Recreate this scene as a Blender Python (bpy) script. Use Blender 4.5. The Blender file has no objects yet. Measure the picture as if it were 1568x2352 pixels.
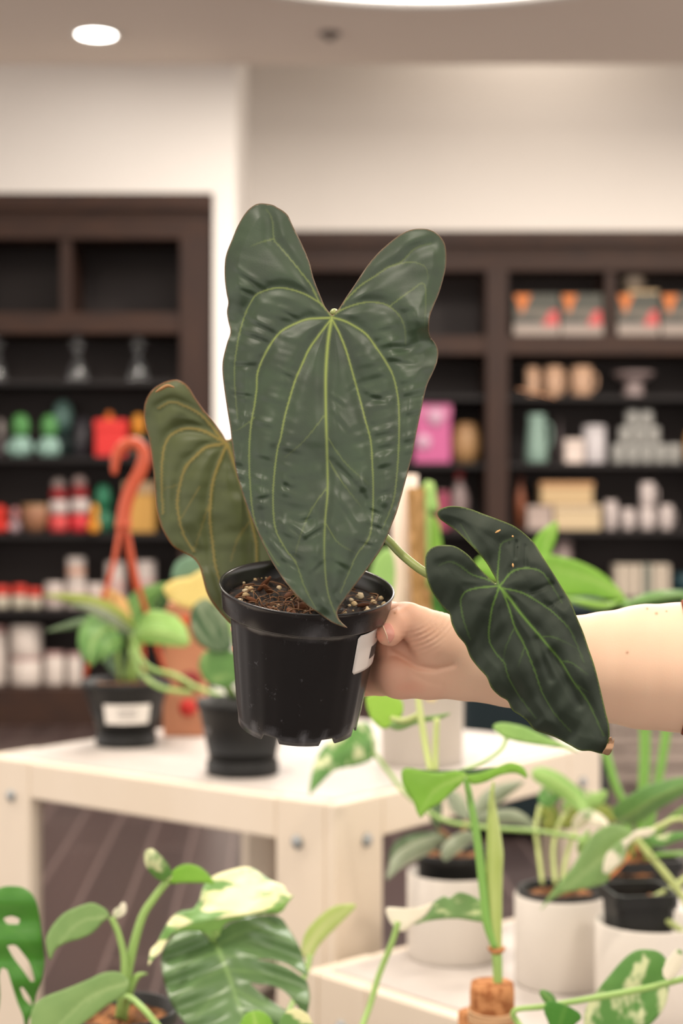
import bpy, math, random
import numpy as np
from mathutils import Vector, Matrix
from mathutils.geometry import delaunay_2d_cdt

random.seed(7)
S = bpy.context.scene
COL = S.collection
F = 35.0 / 22.3 * 2352          # focal length in pixels
CX, CY, CZ = 784.0, 1176.0, 1.0

# ---------------------------------------------------------------- camera
cd = bpy.data.cameras.new('camera')
cam = bpy.data.objects.new('camera', cd); COL.objects.link(cam)
cd.sensor_fit = 'VERTICAL'; cd.sensor_height = 22.3; cd.sensor_width = 14.87; cd.lens = 35
cam.location = (0, 0, CZ); cam.rotation_euler = (math.pi / 2, 0, 0)
cd.dof.use_dof = True; cd.dof.focus_distance = 1.02; cd.dof.aperture_fstop = 3.5
cd.clip_start = 0.02
S.camera = cam

# ---------------------------------------------------------------- light
W = bpy.data.worlds.new('world'); S.world = W; W.use_nodes = True
W.node_tree.nodes['Background'].inputs[0].default_value = (1.0, 0.92, 0.85, 1)
W.node_tree.nodes['Background'].inputs[1].default_value = 1.5
S.view_settings.view_transform = 'Standard'; S.view_settings.look = 'None'
S.view_settings.gamma = 1; S.view_settings.exposure = 0.55; S.view_settings.use_curve_mapping = False

CEIL = 3.08; D1 = 7.47; D2 = 8.47
def lamp(name, loc, size, power, col=(1, .90, .78), rot=(0, 0, 0)):
    l = bpy.data.lights.new(name, 'AREA'); l.shape = 'DISK'; l.size = size; l.energy = power; l.color = col
    o = bpy.data.objects.new(name, l); COL.objects.link(o); o.location = loc; o.rotation_euler = rot
    return o
for i, (x, y, p) in enumerate([(-0.9, 0.3, 20), (1.1, 0.2, 20), (-0.3, 2.3, 17), (1.5, 2.9, 17), (-2.2, 3.0, 20),
                               (-1.9, 4.2, 18), (1.9, 6.3, 46), (0.3, 6.2, 24), (3.4, 5.8, 34), (-3.6, 4.4, 16)]):
    lamp('ceiling_lamp_light', (x, y, CEIL - .03), .28, p * 1.35)
lamp('recess_fill_light', (1.0, 7.98, 3.88), .8, 7)  # unseen fill lamp, added to brighten the shaded upper right wall
lamp('cove_light', (.35, 5.25, CEIL - .02), 2.2, 45, (1, .95, .88))

# ---------------------------------------------------------------- helpers
def P(x, y, Z):
    return Vector(((x - CX) / F * Z, Z, CZ - (y - CY) / F * Z))
def lin(c):
    return tuple(((v / 255.0) / 12.92 if v / 255.0 <= .04045 else ((v / 255.0 + .055) / 1.055) ** 2.4) for v in c)
def empty(name, loc, label, cat, group=None):
    o = bpy.data.objects.new(name, None); COL.objects.link(o); o.location = loc; o.empty_display_size = .05
    o['label'] = label; o['category'] = cat
    if group: o['group'] = group
    return o
def wloc(o):
    v = Vector((0, 0, 0))
    while o is not None: v = v + o.location; o = o.parent
    return v
def obj(name, verts, faces, mat, parent=None, smooth=True, label=None, cat=None, group=None, kind=None, attrs=None, uv=None, origin=None):
    off = wloc(parent) if parent is not None else Vector((0, 0, 0))
    if parent is None and origin is not None: off = Vector(origin)
    me = bpy.data.meshes.new(name)
    me.from_pydata([(v[0] - off[0], v[1] - off[1], v[2] - off[2]) for v in verts], [], [tuple(f) for f in faces])
    me.update()
    if smooth:
        me.polygons.foreach_set('use_smooth', [True] * len(me.polygons))
    for k, arr in (attrs or {}).items():
        a = me.attributes.new(k, 'FLOAT', 'POINT'); a.data.foreach_set('value', np.asarray(arr, dtype=np.float32))
    if uv is not None:
        ul = me.uv_layers.new(name='UVMap')
        for lp in me.loops: ul.data[lp.index].uv = uv[lp.vertex_index]
    me.materials.append(mat)
    o = bpy.data.objects.new(name, me); COL.objects.link(o)
    if parent is not None: o.parent = parent
    elif origin is not None: o.location = origin
    if label: o['label'] = label
    if cat: o['category'] = cat
    if group: o['group'] = group
    if kind: o['kind'] = kind
    return o
class MB:
    def __init__(s): s.v = []; s.f = []
    def add(s, vs, fs):
        n = len(s.v); s.v += [tuple(v) for v in vs]; s.f += [tuple(i + n for i in f) for f in fs]; return s
    def box(s, c, d, rz=0, ch=0.0):
        hx, hy, hz = d[0] / 2, d[1] / 2, d[2] / 2
        ca, sa = math.cos(rz), math.sin(rz)
        if ch <= 0:
            vs = [(sx * hx, sy * hy, sz * hz) for sx in (-1, 1) for sy in (-1, 1) for sz in (-1, 1)]
            fs = [(0, 1, 3, 2), (4, 6, 7, 5), (0, 4, 5, 1), (2, 3, 7, 6), (0, 2, 6, 4), (1, 5, 7, 3)]
        else:   # chamfered along the vertical edges and top/bottom rims
            ring = []
            for (sx, sy) in ((1, -1), (1, 1), (-1, 1), (-1, -1)):
                a = (sx * (hx - ch), sy * hy); b = (sx * hx, sy * (hy - ch))
                ring += [a, b] if sx * sy < 0 else [b, a]
            vs = []; levels = [(-hz, ch), (-hz + ch, 0), (hz - ch, 0), (hz, ch)]
            for z, ins in levels:
                for (x, y) in ring:
                    vs.append((x * (hx - ins) / hx, y * (hy - ins) / hy, z))
            fs = [tuple(range(7, -1, -1)), tuple(range(24, 32))]
            for L in range(3):
                for i in range(8):
                    j = (i + 1) % 8; fs.append((L * 8 + i, L * 8 + j, L * 8 + 8 + j, L * 8 + 8 + i))
        vs = [(c[0] + x * ca - y * sa, c[1] + x * sa + y * ca, c[2] + z) for x, y, z in vs]
        return s.add(vs, fs)
    def lathe(s, c, prof, n=32, M=None):
        vs = []; fs = []
        for r, z in prof:
            for i in range(n):
                a = 2 * math.pi * i / n; vs.append(Vector((r * math.cos(a), r * math.sin(a), z)))
        for k in range(len(prof) - 1):
            for i in range(n):
                j = (i + 1) % n; fs.append((k * n + i, k * n + j, (k + 1) * n + j, (k + 1) * n + i))
        if M is not None: vs = [M @ v for v in vs]
        vs = [(v[0] + c[0], v[1] + c[1], v[2] + c[2]) for v in vs]
        return s.add(vs, fs)
    def tube(s, pts, rads, n=10, sub=4, flat=None):
        pts = [Vector(p) for p in pts]
        if isinstance(rads, (int, float)): rads = [rads] * len(pts)
        pp, rr = [], []
        for i in range(len(pts) - 1):
            p0 = pts[max(i - 1, 0)]; p1 = pts[i]; p2 = pts[i + 1]; p3 = pts[min(i + 2, len(pts) - 1)]
            for k in range(sub):
                t = k / sub
                pp.append(.5 * ((2 * p1) + (p2 - p0) * t + (2 * p0 - 5 * p1 + 4 * p2 - p3) * t * t + (3 * p1 - p0 - 3 * p2 + p3) * t ** 3))
                rr.append(rads[i] * (1 - t) + rads[i + 1] * t)
        pp.append(pts[-1]); rr.append(rads[-1])
        up = Vector((0, -1, 0)); vs = []; fs = []
        for i, p in enumerate(pp):
            d = (pp[min(i + 1, len(pp) - 1)] - pp[max(i - 1, 0)])
            d = d.normalized() if d.length > 1e-9 else Vector((0, 0, 1))
            a = d.cross(up)
            if a.length < .05: a = d.cross(Vector((1, 0, 0)))
            a.normalize(); b = d.cross(a).normalized()
            for k in range(n):
                t = 2 * math.pi * k / n
                vs.append(p + a * (rr[i] * math.cos(t)) + b * (rr[i] * math.sin(t) * (flat or 1)))
        m = len(pp)
        for i in range(m - 1):
            for k in range(n):
                j = (k + 1) % n; fs.append((i * n + k, i * n + j, (i + 1) * n + j, (i + 1) * n + k))
        fs.append(tuple(range(n - 1, -1, -1))); fs.append(tuple(range((m - 1) * n, m * n)))
        return s.add(vs, fs)
    def build(s, name, mat, parent=None, **k):
        return obj(name, s.v, s.f, mat, parent, **k)
def px_tube(pts, n=10, sub=4, flat=None):     # (x, y, Z, radius in metres)
    return MB().tube([P(a[0], a[1], a[2]) for a in pts], [a[3] for a in pts], n, sub, flat)

# ---------------------------------------------------------------- materials
def mat(name, col, rough=.5, spec=.5, metal=0, trans=0, sss=0, alpha=None):
    m = bpy.data.materials.new(name); m.use_nodes = True
    b = m.node_tree.nodes['Principled BSDF']
    b.inputs['Base Color'].default_value = (*col, 1); b.inputs['Roughness'].default_value = rough
    b.inputs['Specular IOR Level'].default_value = spec; b.inputs['Metallic'].default_value = metal
    if trans: b.inputs['Transmission Weight'].default_value = trans
    if sss:
        b.inputs['Subsurface Weight'].default_value = sss; b.inputs['Subsurface Radius'].default_value = (1, .4, .25)
        b.inputs['Subsurface Scale'].default_value = .006
    return m
def nd(m, t, **k):
    n = m.node_tree.nodes.new(t)
    for a, v in k.items():
        if a.startswith('i_'): n.inputs[a[2:].replace('_', ' ')].default_value = v
        else: setattr(n, a, v)
    return n
def lk(m, a, b): m.node_tree.links.new(a, b)
def bsdf(m): return m.node_tree.nodes['Principled BSDF']
def noisy(m, c2, scale=20, amount=.5, bump=0.0, detail=4, stretch=None, lo=.35, hi=.65):
    b = bsdf(m); c1 = tuple(b.inputs['Base Color'].default_value)
    tc = nd(m, 'ShaderNodeTexCoord'); src = tc.outputs['Object']
    if stretch:
        mp = nd(m, 'ShaderNodeMapping'); mp.inputs['Scale'].default_value = stretch; lk(m, src, mp.inputs[0]); src = mp.outputs[0]
    n = nd(m, 'ShaderNodeTexNoise', i_Scale=scale, i_Detail=detail); lk(m, src, n.inputs['Vector'])
    r = nd(m, 'ShaderNodeMapRange'); r.inputs[1].default_value = lo; r.inputs[2].default_value = hi; r.inputs[4].default_value = amount
    lk(m, n.outputs[0], r.inputs[0])
    x = nd(m, 'ShaderNodeMix', data_type='RGBA'); x.inputs[6].default_value = c1; x.inputs[7].default_value = (*c2, 1)
    lk(m, r.outputs[0], x.inputs[0]); lk(m, x.outputs[2], b.inputs['Base Color'])
    if bump:
        bp = nd(m, 'ShaderNodeBump'); bp.inputs['Strength'].default_value = bump; bp.inputs['Distance'].default_value = .002
        lk(m, n.outputs[0], bp.inputs['Height']); lk(m, bp.outputs[0], b.inputs['Normal'])
    return m

def leaf_mat(name, base, base2=None, vein=None, vary=.5, nscale=30, rough=.42, transl=.12, spec=.5, patch=None, patch_lo=.5, patch_hi=.56, pscale=22, stretch=(1, 1, 1), edge=None):
    """leaf: pigment noise, attribute 'vein', optional variegation patches, a little translucency"""
    m = mat(name, base, rough, spec); b = bsdf(m); base2 = base2 or tuple(c * .7 for c in base)
    tc = nd(m, 'ShaderNodeTexCoord')
    n = nd(m, 'ShaderNodeTexNoise', i_Scale=nscale, i_Detail=5); lk(m, tc.outputs['Object'], n.inputs['Vector'])
    r = nd(m, 'ShaderNodeMapRange'); r.inputs[1].default_value = .35; r.inputs[2].default_value = .65; r.inputs[4].default_value = vary
    lk(m, n.outputs[0], r.inputs[0])
    x = nd(m, 'ShaderNodeMix', data_type='RGBA'); x.inputs[6].default_value = (*base, 1); x.inputs[7].default_value = (*base2, 1); lk(m, r.outputs[0], x.inputs[0])
    out = x.outputs[2]
    if patch:
        mp = nd(m, 'ShaderNodeMapping'); mp.inputs['Scale'].default_value = stretch; lk(m, tc.outputs['Object'], mp.inputs[0])
        n2 = nd(m, 'ShaderNodeTexNoise', i_Scale=pscale, i_Detail=3); lk(m, mp.outputs[0], n2.inputs['Vector'])
        r2 = nd(m, 'ShaderNodeMapRange'); r2.inputs[1].default_value = patch_lo; r2.inputs[2].default_value = patch_hi; lk(m, n2.outputs[0], r2.inputs[0])
        x2 = nd(m, 'ShaderNodeMix', data_type='RGBA'); lk(m, out, x2.inputs[6]); x2.inputs[7].default_value = (*patch, 1); lk(m, r2.outputs[0], x2.inputs[0]); out = x2.outputs[2]
    if vein:
        a = nd(m, 'ShaderNodeAttribute', attribute_name='vein')
        x3 = nd(m, 'ShaderNodeMix', data_type='RGBA'); lk(m, out, x3.inputs[6]); x3.inputs[7].default_value = (*vein, 1); lk(m, a.outputs['Fac'], x3.inputs[0]); out = x3.outputs[2]
    if edge:
        a = nd(m, 'ShaderNodeAttribute', attribute_name='margin')
        x4 = nd(m, 'ShaderNodeMix', data_type='RGBA'); lk(m, out, x4.inputs[6]); x4.inputs[7].default_value = (*edge, 1); lk(m, a.outputs['Fac'], x4.inputs[0]); out = x4.outputs[2]
    lk(m, out, b.inputs['Base Color'])
    bn = nd(m, 'ShaderNodeTexNoise', i_Scale=900, i_Detail=2); lk(m, tc.outputs['Object'], bn.inputs['Vector'])
    bp = nd(m, 'ShaderNodeBump'); bp.inputs['Strength'].default_value = .12; bp.inputs['Distance'].default_value = .0004
    lk(m, bn.outputs[0], bp.inputs['Height']); lk(m, bp.outputs[0], b.inputs['Normal'])
    if transl:
        t = nd(m, 'ShaderNodeBsdfTranslucent'); lk(m, out, t.inputs[0])
        mx = nd(m, 'ShaderNodeMixShader'); mx.inputs[0].default_value = transl
        lk(m, b.outputs[0], mx.inputs[1]); lk(m, t.outputs[0], mx.inputs[2])
        lk(m, mx.outputs[0], m.node_tree.nodes['Material Output'].inputs[0])
    return m

# ---------------------------------------------------------------- leaf builders
def inside(px, py, poly):
    poly = np.asarray(poly, float); r = np.zeros(len(px), bool); j = len(poly) - 1
    for i in range(len(poly)):
        xi, yi = poly[i]; xj, yj = poly[j]
        c = ((yi > py) != (yj > py)) & (px < (xj - xi) * (py - yi) / (yj - yi + 1e-12) + xi)
        r ^= c; j = i
    return r
def seg_dist(px, py, line):
    best = np.full(len(px), 1e9); par = np.zeros(len(px)); tot = 0
    L = [math.hypot(line[i + 1][0] - line[i][0], line[i + 1][1] - line[i][1]) for i in range(len(line) - 1)]; T = sum(L)
    for i in range(len(line) - 1):
        ax, ay = line[i]; bx, by = line[i + 1]; dx, dy = bx - ax, by - ay
        t = np.clip(((px - ax) * dx + (py - ay) * dy) / (dx * dx + dy * dy + 1e-9), 0, 1)
        d = np.hypot(px - ax - t * dx, py - ay - t * dy)
        m = d < best; best[m] = d[m]; par[m] = (tot + t[m] * L[i]) / T; tot += L[i]
    return best, par
def smooth_line(pts, step):
    out = []; n = len(pts)
    for i in range(n - 1):
        p0 = pts[max(i - 1, 0)]; p1 = pts[i]; p2 = pts[i + 1]; p3 = pts[min(i + 2, n - 1)]
        k = max(1, int(math.hypot(p2[0] - p1[0], p2[1] - p1[1]) / step))
        for q in range(k):
            t = q / k
            out.append(tuple(.5 * (2 * p1[c] + (p2[c] - p0[c]) * t + (2 * p0[c] - 5 * p1[c] + 4 * p2[c] - p3[c]) * t * t + (3 * p1[c] - p0[c] - 3 * p2[c] + p3[c]) * t ** 3) for c in (0, 1)))
    out.append(tuple(pts[-1][:2])); return out
def vnoise(x, y, seed=0):
    """smooth value noise in numpy"""
    rng = np.random.RandomState(seed); T = rng.rand(64, 64)
    xi = np.floor(x).astype(int); yi = np.floor(y).astype(int); fx = x - xi; fy = y - yi
    fx = fx * fx * (3 - 2 * fx); fy = fy * fy * (3 - 2 * fy)
    g = lambda a, b: T[a % 64, b % 64]
    return (g(xi, yi) * (1 - fx) + g(xi + 1, yi) * fx) * (1 - fy) + (g(xi, yi + 1) * (1 - fx) + g(xi + 1, yi + 1) * fx) * fy - .5
def traced_leaf(name, outline, zf, m, parent, veins=(), holes=(), step=10, thick=.0006, relief=0, sharp=(), sigma=18, vein_w=2.2, vein_fade=.75, margin=False, extra=None, label=None, groove=True):
    """a blade of its own distance and curvature: outline in picture units, depth from zf(x, y) in metres"""
    ol = smooth_line(list(outline) + [outline[0]], step)[:-1]
    A = np.array(ol); x0, y0 = A.min(0); x1, y1 = A.max(0)
    gx, gy = np.meshgrid(np.arange(x0, x1, step), np.arange(y0, y1, step * .866))
    gx = gx + (np.arange(gx.shape[0]) % 2)[:, None] * step * .5
    gx = gx.ravel(); gy = gy.ravel()
    gx = gx + (np.random.RandomState(3).rand(len(gx)) - .5) * step * .12
    ok = inside(gx, gy, ol); gx = gx[ok]; gy = gy[ok]
    d, _ = seg_dist(gx, gy, ol + [ol[0]]); ok = d > step * .5
    hs = [smooth_line(list(h) + [h[0]], step)[:-1] for h in holes]
    for h in hs:
        dh, _ = seg_dist(gx, gy, h + [h[0]]); ok &= (dh > step * .4)
    vl = []
    for vn in veins:
        l_ = [q for q in smooth_line(vn['p'] if isinstance(vn, dict) else vn, step * .8)]
        q_ = np.array(l_); ins_ = inside(q_[:, 0], q_[:, 1], ol)
        for h in hs: ins_ &= ~inside(q_[:, 0], q_[:, 1], h)
        de, _ = seg_dist(q_[:, 0], q_[:, 1], ol + [ol[0]]); ins_ &= de > step * .6
        vl.append((q_, ins_)); dv, _ = seg_dist(gx, gy, l_); ok &= (dv > step * .55)
    gx = gx[ok]; gy = gy[ok]
    pts = [Vector(p) for p in ol]; ed = [(i, (i + 1) % len(ol)) for i in range(len(ol))]
    for h in hs:
        n = len(pts); pts += [Vector(p) for p in h]; ed += [(n + i, n + (i + 1) % len(h)) for i in range(len(h))]
    for q_, ins_ in vl:
        prev = None
        for (a, b), g_ in zip(q_, ins_):
            if g_:
                pts.append(Vector((a, b)))
                if prev is not None: ed.append((prev, len(pts) - 1))
                prev = len(pts) - 1
            else: prev = None
    pts += [Vector((a, b)) for a, b in zip(gx, gy)]
    vo, eo, fo, *_ = delaunay_2d_cdt(pts, ed, [], 0, 1e-4)
    X = np.array([v[0] for v in vo]); Y = np.array([v[1] for v in vo]); Fc = np.array([f for f in fo if len(f) == 3])
    mx = X[Fc].mean(1); my = Y[Fc].mean(1); keep = inside(mx, my, ol)
    for h in hs: keep &= ~inside(mx, my, h)
    Fc = Fc[keep]
    Z = np.array(zf(X, Y), float) * np.ones(len(X)); V = np.zeros(len(X)); dmin = np.full(len(X), 1e9); dep = np.zeros(len(X))
    for vn in veins:
        w = vein_w
        if isinstance(vn, dict): w = vn['w']; ln = vn['p']
        else: ln = vn
        ln = smooth_line(ln, step)
        dd, pr = seg_dist(X, Y, ln)
        ww = w * (1 - .6 * pr)
        V = np.maximum(V, np.exp(-(dd / (ww + 1e-6)) ** 2) * (dd < np.maximum(1.5, ww * 1.6)) * (1 - vein_fade * pr) * min(1, (w / 2.8) ** 1.2))
        if w > 1.3: dmin = np.minimum(dmin, dd)
    bd, _ = seg_dist(X, Y, ol + [ol[0]])
    if relief and len(veins):
        Z = Z - relief * (1 - np.exp(-(np.minimum(dmin, 200) / sigma) ** 2)) * np.clip(bd / 30, 0.15, 1)
    if extra is not None: Z = Z + extra(X, Y, dmin, bd)
    verts = [P(a, b, c) for a, b, c in zip(X, Y, Z)]
    used = np.unique(Fc); rm = -np.ones(len(X), int); rm[used] = np.arange(len(used))
    Fc = rm[Fc]; verts = [verts[i] for i in used]; V = V[used]
    # face winding towards the camera
    fs = []
    for f in Fc:
        a, b, c = verts[f[0]], verts[f[1]], verts[f[2]]
        nn = (b - a).cross(c - a); fs.append(tuple(f) if nn.y < 0 else (f[0], f[2], f[1]))
    at = {'vein': V}
    if margin: at['margin'] = np.clip(1 - bd[used] / (step * .9), 0, 1)
    o = obj(name, verts, fs, m, parent, attrs=at, label=label)
    if thick:
        md = o.modifiers.new('thickness', 'SOLIDIFY'); md.thickness = thick; md.offset = -1
    return o
PROF = {'heart': [(0, .25), (.04, .62), (.12, .9), (.25, 1), (.42, .93), (.6, .72), (.78, .42), (.92, .14), (1, .01)],
        'lance': [(0, .05), (.1, .35), (.25, .75), (.45, 1), (.65, .88), (.82, .5), (.93, .2), (1, .01)],
        'oval': [(0, .08), (.06, .5), (.18, .85), (.4, 1), (.65, .92), (.85, .6), (.95, .3), (1, .02)]}
def leaf(m, parent, mid, wl, wr=None, kind='heart', fold=(.0, .0), wave=0, label=None, name='leaf'):
    """blade along a midrib of (x, y, Z) points; half widths in picture units; fold = depth gained per metre on either side"""
    wr = wl if wr is None else wr
    n = 18; c = 6; pts = [P(*p) for p in mid]; k = len(pts)
    def at(t):
        s = t * (k - 1); i = min(int(s), k - 2); u = s - i
        p0 = pts[max(i - 1, 0)]; p1 = pts[i]; p2 = pts[i + 1]; p3 = pts[min(i + 2, k - 1)]
        return .5 * ((2 * p1) + (p2 - p0) * u + (2 * p0 - 5 * p1 + 4 * p2 - p3) * u * u + (3 * p1 - p0 - 3 * p2 + p3) * u ** 3)
    pr = PROF[kind]; vs = []; ve = []; fs = []
    for i in range(n + 1):
        t = i / n; p = at(t); d = at(min(t + .02, 1)) - at(max(t - .02, 0)); d.normalize()
        s = Vector((-d.z, 0, d.x)); s = s.normalized() if s.length > .05 else Vector((1, 0, 0))
        wf = np.interp(t, [a for a, b in pr], [b for a, b in pr])
        sc = p.y / F
        for j in range(-c, c + 1):
            u = j / c; w = (wl if u < 0 else wr) * sc * wf
            off = s * (u * w); dep = abs(u) * w * (fold[0] if u < 0 else fold[1]) + wave * math.sin(t * 17 + u * 3) * abs(u) * .004 + .0015 * abs(math.sin(t * 22)) * abs(u)
            vs.append(p + off + Vector((0, dep, 0))); ve.append(max(math.exp(-(j * 1.3) ** 2), .35 * max(0, math.cos(t * 60 - abs(u) * 9)) ** 6))
    m2 = 2 * c + 1
    for i in range(n):
        for j in range(m2 - 1):
            a = i * m2 + j; fs.append((a, a + 1, a + 1 + m2, a + m2))
    o = obj(name, vs, fs, m, parent, attrs={'vein': ve}, label=label)
    md = o.modifiers.new('thickness', 'SOLIDIFY'); md.thickness = .0006; md.offset = 0
    return o

# ================================================================ SETTING
m_wall = noisy(mat('warm_white_paint', (.64, .60, .56), .8, .2), (.62, .58, .54), 3, .4)
m_ceil = noisy(mat('taupe_ceiling_paint', (.80, .70, .61), .85, .2), (.78, .68, .59), 2, .5)
m_dark = noisy(mat('dark_stained_wood', (.026, .013, .0095), .5, .18), (.042, .019, .011), 6, .8, stretch=(1, 1, 6))
m_dark2 = noisy(mat('dark_stained_wood_vertical', (.025, .013, .010), .5, .18), (.037, .018, .012), 6, .8, stretch=(6, 6, .6))
m_inner = mat('black_brown_panel', (.024, .018, .017), .6, .2)
m_shelf = mat('black_shelf', (.011, .009, .009), .6, .2)

# floor: dark mauve planks with pale joints
m_floor = mat('dark_plank_floor', (.1, .07, .065), .30, .5); b = bsdf(m_floor)
tc = nd(m_floor, 'ShaderNodeTexCoord'); mp = nd(m_floor, 'ShaderNodeMapping')
mp.inputs['Rotation'].default_value = (0, 0, math.radians(90 - 2.4)); lk(m_floor, tc.outputs['Object'], mp.inputs[0])
bk = nd(m_floor, 'ShaderNodeTexBrick'); bk.inputs['Scale'].default_value = 1; bk.inputs['Mortar Size'].default_value = .006
bk.inputs['Mortar Smooth'].default_value = .5
bk.inputs['Brick Width'].default_value = 1.2; bk.inputs['Row Height'].default_value = .125; bk.offset = .37
bk.inputs['Color1'].default_value = (.048, .031, .029, 1); bk.inputs['Color2'].default_value = (.037, .025, .024, 1); bk.inputs['Mortar'].default_value = (.11, .078, .072, 1)
lk(m_floor, mp.outputs[0], bk.inputs[0]); lk(m_floor, bk.outputs[0], b.inputs['Base Color'])

def struct(name, mb, m, smooth=False):
    return mb.build(name, m, None, smooth=smooth, kind='structure')
struct('floor', MB().box((0, -2.2, -.05), (12, 23.4, .1)), m_floor)
struct('ceiling', MB().box((0, 2.24, CEIL + .1), (12, 10.46, .2)), m_ceil)
struct('ceiling_recess', MB().box((2.8, 8.05, 3.95), (6.7, 1.2, .1)), m_ceil)
XC = (541 - CX) / F * D1                       # outer corner of the nearer wall
XL = (490 - CX) / F * D1                       # right side of the left bookcase
TOP = 1 + (1176 - 443) / F * D1
def zl(y, Z=D1): return 1 + (1176 - y) / F * Z
struct('wall_left', MB().box(((-6 + XC) / 2, D1 + .85, (TOP + 3.95) / 2), (XC + 6, 1.7, 3.95 - TOP)).box(((XL + XC) / 2, D1 + .85, TOP / 2), (XC - XL, 1.7, TOP))
       .box((-3.3, D1 + 1.0, TOP / 2), (5.4, .1, TOP)), m_wall)
struct('wall_right', MB().box(((XC + 6) / 2, D2 + .06, (TOP + 3.9) / 2), (6 - XC, .12, 3.9 - TOP)).box(((XC + 6) / 2, D2 + .62, TOP / 2), (6 - XC, .1, TOP)), m_wall)
struct('wall_soffit', MB().box((2.8, D1 - .06, 3.64), (6.7, .1, .72)), m_wall)

# ================================================================ CEILING FITTINGS
m_em = mat('lamp_glow', (1, 1, 1)); bsdf(m_em).inputs['Emission Color'].default_value = (1, .96, .9, 1); bsdf(m_em).inputs['Emission Strength'].default_value = 9
m_emc = mat('cove_glow', (1, 1, 1)); bsdf(m_emc).inputs['Emission Color'].default_value = (1, .97, .93, 1); bsdf(m_emc).inputs['Emission Strength'].default_value = 3
m_trimw = mat('white_lamp_trim', (.8, .76, .7), .4)
def downlight(x, y, label, r=.085):
    e = empty('ceiling_downlight', (x, y, CEIL), label, 'ceiling light')
    MB().lathe((x, y, CEIL), [(r, -.001), (r * 1.25, -.004), (r * 1.27, -.008), (r, -.012), (r * .96, -.004)], 32).build('trim_ring', m_trimw, e)
    MB().lathe((x, y, CEIL), [(.0001, -.006), (r * .98, -.006)], 24).build('lamp_disc', m_em, e)
p = P(221, 78, 6.98); downlight(p.x, p.y, 'small recessed downlight glowing in the taupe ceiling above the left bookcase')
e = empty('round_ceiling_light', (.33, 5.22, CEIL), 'huge round white ceiling light cut off by the top edge of the photo', 'ceiling light')
MB().lathe((.33, 5.22, CEIL), [(.0001, -.012), (1.28, -.012)], 96).build('diffuser', m_emc, e)
MB().lathe((.33, 5.22, CEIL), [(1.28, -.012), (1.285, -.03), (1.33, -.03), (1.335, -.001)], 96).build('trim_ring', m_trimw, e)
p = P(757, 78, 6.98)
e = empty('ceiling_sprinkler', (p.x, p.y, CEIL), 'small grey disc sprinkler in the ceiling between the two lights', 'sprinkler')
MB().lathe((p.x, p.y, CEIL), [(.0001, -.03), (.02, -.03), (.02, -.012), (.045, -.01), (.05, -.001)], 24).build('cover_plate', mat('sprinkler_grey', (.16, .13, .11), .5), e)

# ================================================================ BOOKCASES
def bookcase(label, yface, x0, x1, stiles, divs, zmul_Z):
    """built-in bookcase; all heights shared by both"""
    e = empty('bookcase', ((x0 + x1) / 2, yface, 0), label, 'bookcase')
    dp = .42; z = lambda y: 1 + (1176 - y) * D1 / F
    MB().box(((x0 + x1) / 2, yface + dp - .01, TOP / 2), (x1 - x0, .02, TOP - .02)).build('back_panel', m_inner, e, smooth=False)
    c = MB(); c.box(((x0 + x1) / 2, yface - .02 + .10, (z(443) + z(482)) / 2 - .001), (x1 - x0 - .002, .24, z(443) - z(482)), ch=.006)
    c.box(((x0 + x1) / 2, yface + .11, (z(482) + z(545)) / 2), (x1 - x0 - .002, .22, z(482) - z(545)))
    c.box(((x0 + x1) / 2, yface - .012 + .01, z(486)), (x1 - x0 - .002, .03, .022))
    c.build('cornice', m_dark, e, smooth=False)
    MB().box(((x0 + x1) / 2, yface + .212, z(738.5)), (x1 - x0 - .002, .39, z(715) - z(762))).build('fixed_shelf', m_dark, e, smooth=False)
    MB().box(((x0 + x1) / 2, yface + .2, .089), (x1 - x0 - .002, .4, .178)).build('plinth', m_dark, e, smooth=False)
    for (a, b_, fr) in stiles:
        MB().box(((a + b_) / 2, yface + .2 - fr, (z(545) + .178) / 2), (b_ - a, .4, z(545) - .178)).build('upright', m_dark2, e, smooth=False)
    for a in divs:
        MB().box((a, yface + .21, (z(545) + z(715)) / 2), (.05, .38, z(545) - z(715))).build('divider', m_dark2, e, smooth=False)
    xs = sorted([x0] + [v for s_ in stiles for v in s_[:2]] + [x1])
    edges = [(xs[i], xs[i + 1]) for i in range(len(xs) - 1) if not any(abs(xs[i] - s_[0]) < 1e-6 and abs(xs[i + 1] - s_[1]) < 1e-6 for s_ in stiles) and xs[i + 1] - xs[i] > .05]
    for (a, b_) in edges:
        for y in (870, 1047, 1224, 1402):
            MB().box(((a + b_) / 2, yface + .22, z(y) - .013), (b_ - a - .002, .36, .026)).build('shelf', m_shelf, e, smooth=False)
    return e
k1 = D1 / F; k2 = D2 / F
bookcase('left dark brown built-in bookcase with toys and tins in the white wall', D1 + .03, XL - 3.2, XL - .004,
         [((412 - CX) * k1, XL - .006, .0), ((412 - CX) * k1 - 1.25, (412 - CX) * k1 - 1.13, .0), (XL - 3.2, XL - 3.08, .0)], [(147 - CX) * k1, (147 - CX) * k1 - 1.2], D1)
bookcase('right dark brown built-in bookcase with boxes, cups and vases', D2 + .03, XC + .01, XC + 4.6,
         [((548 - CX) * k2, (640 - CX) * k2, 0), ((1118 - CX) * k2, (1168 - CX) * k2, 0), ((1680 - CX) * k2, (1740 - CX) * k2, 0)],
         [(870 - CX) * k2, (1405 - CX) * k2], D2)

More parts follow.
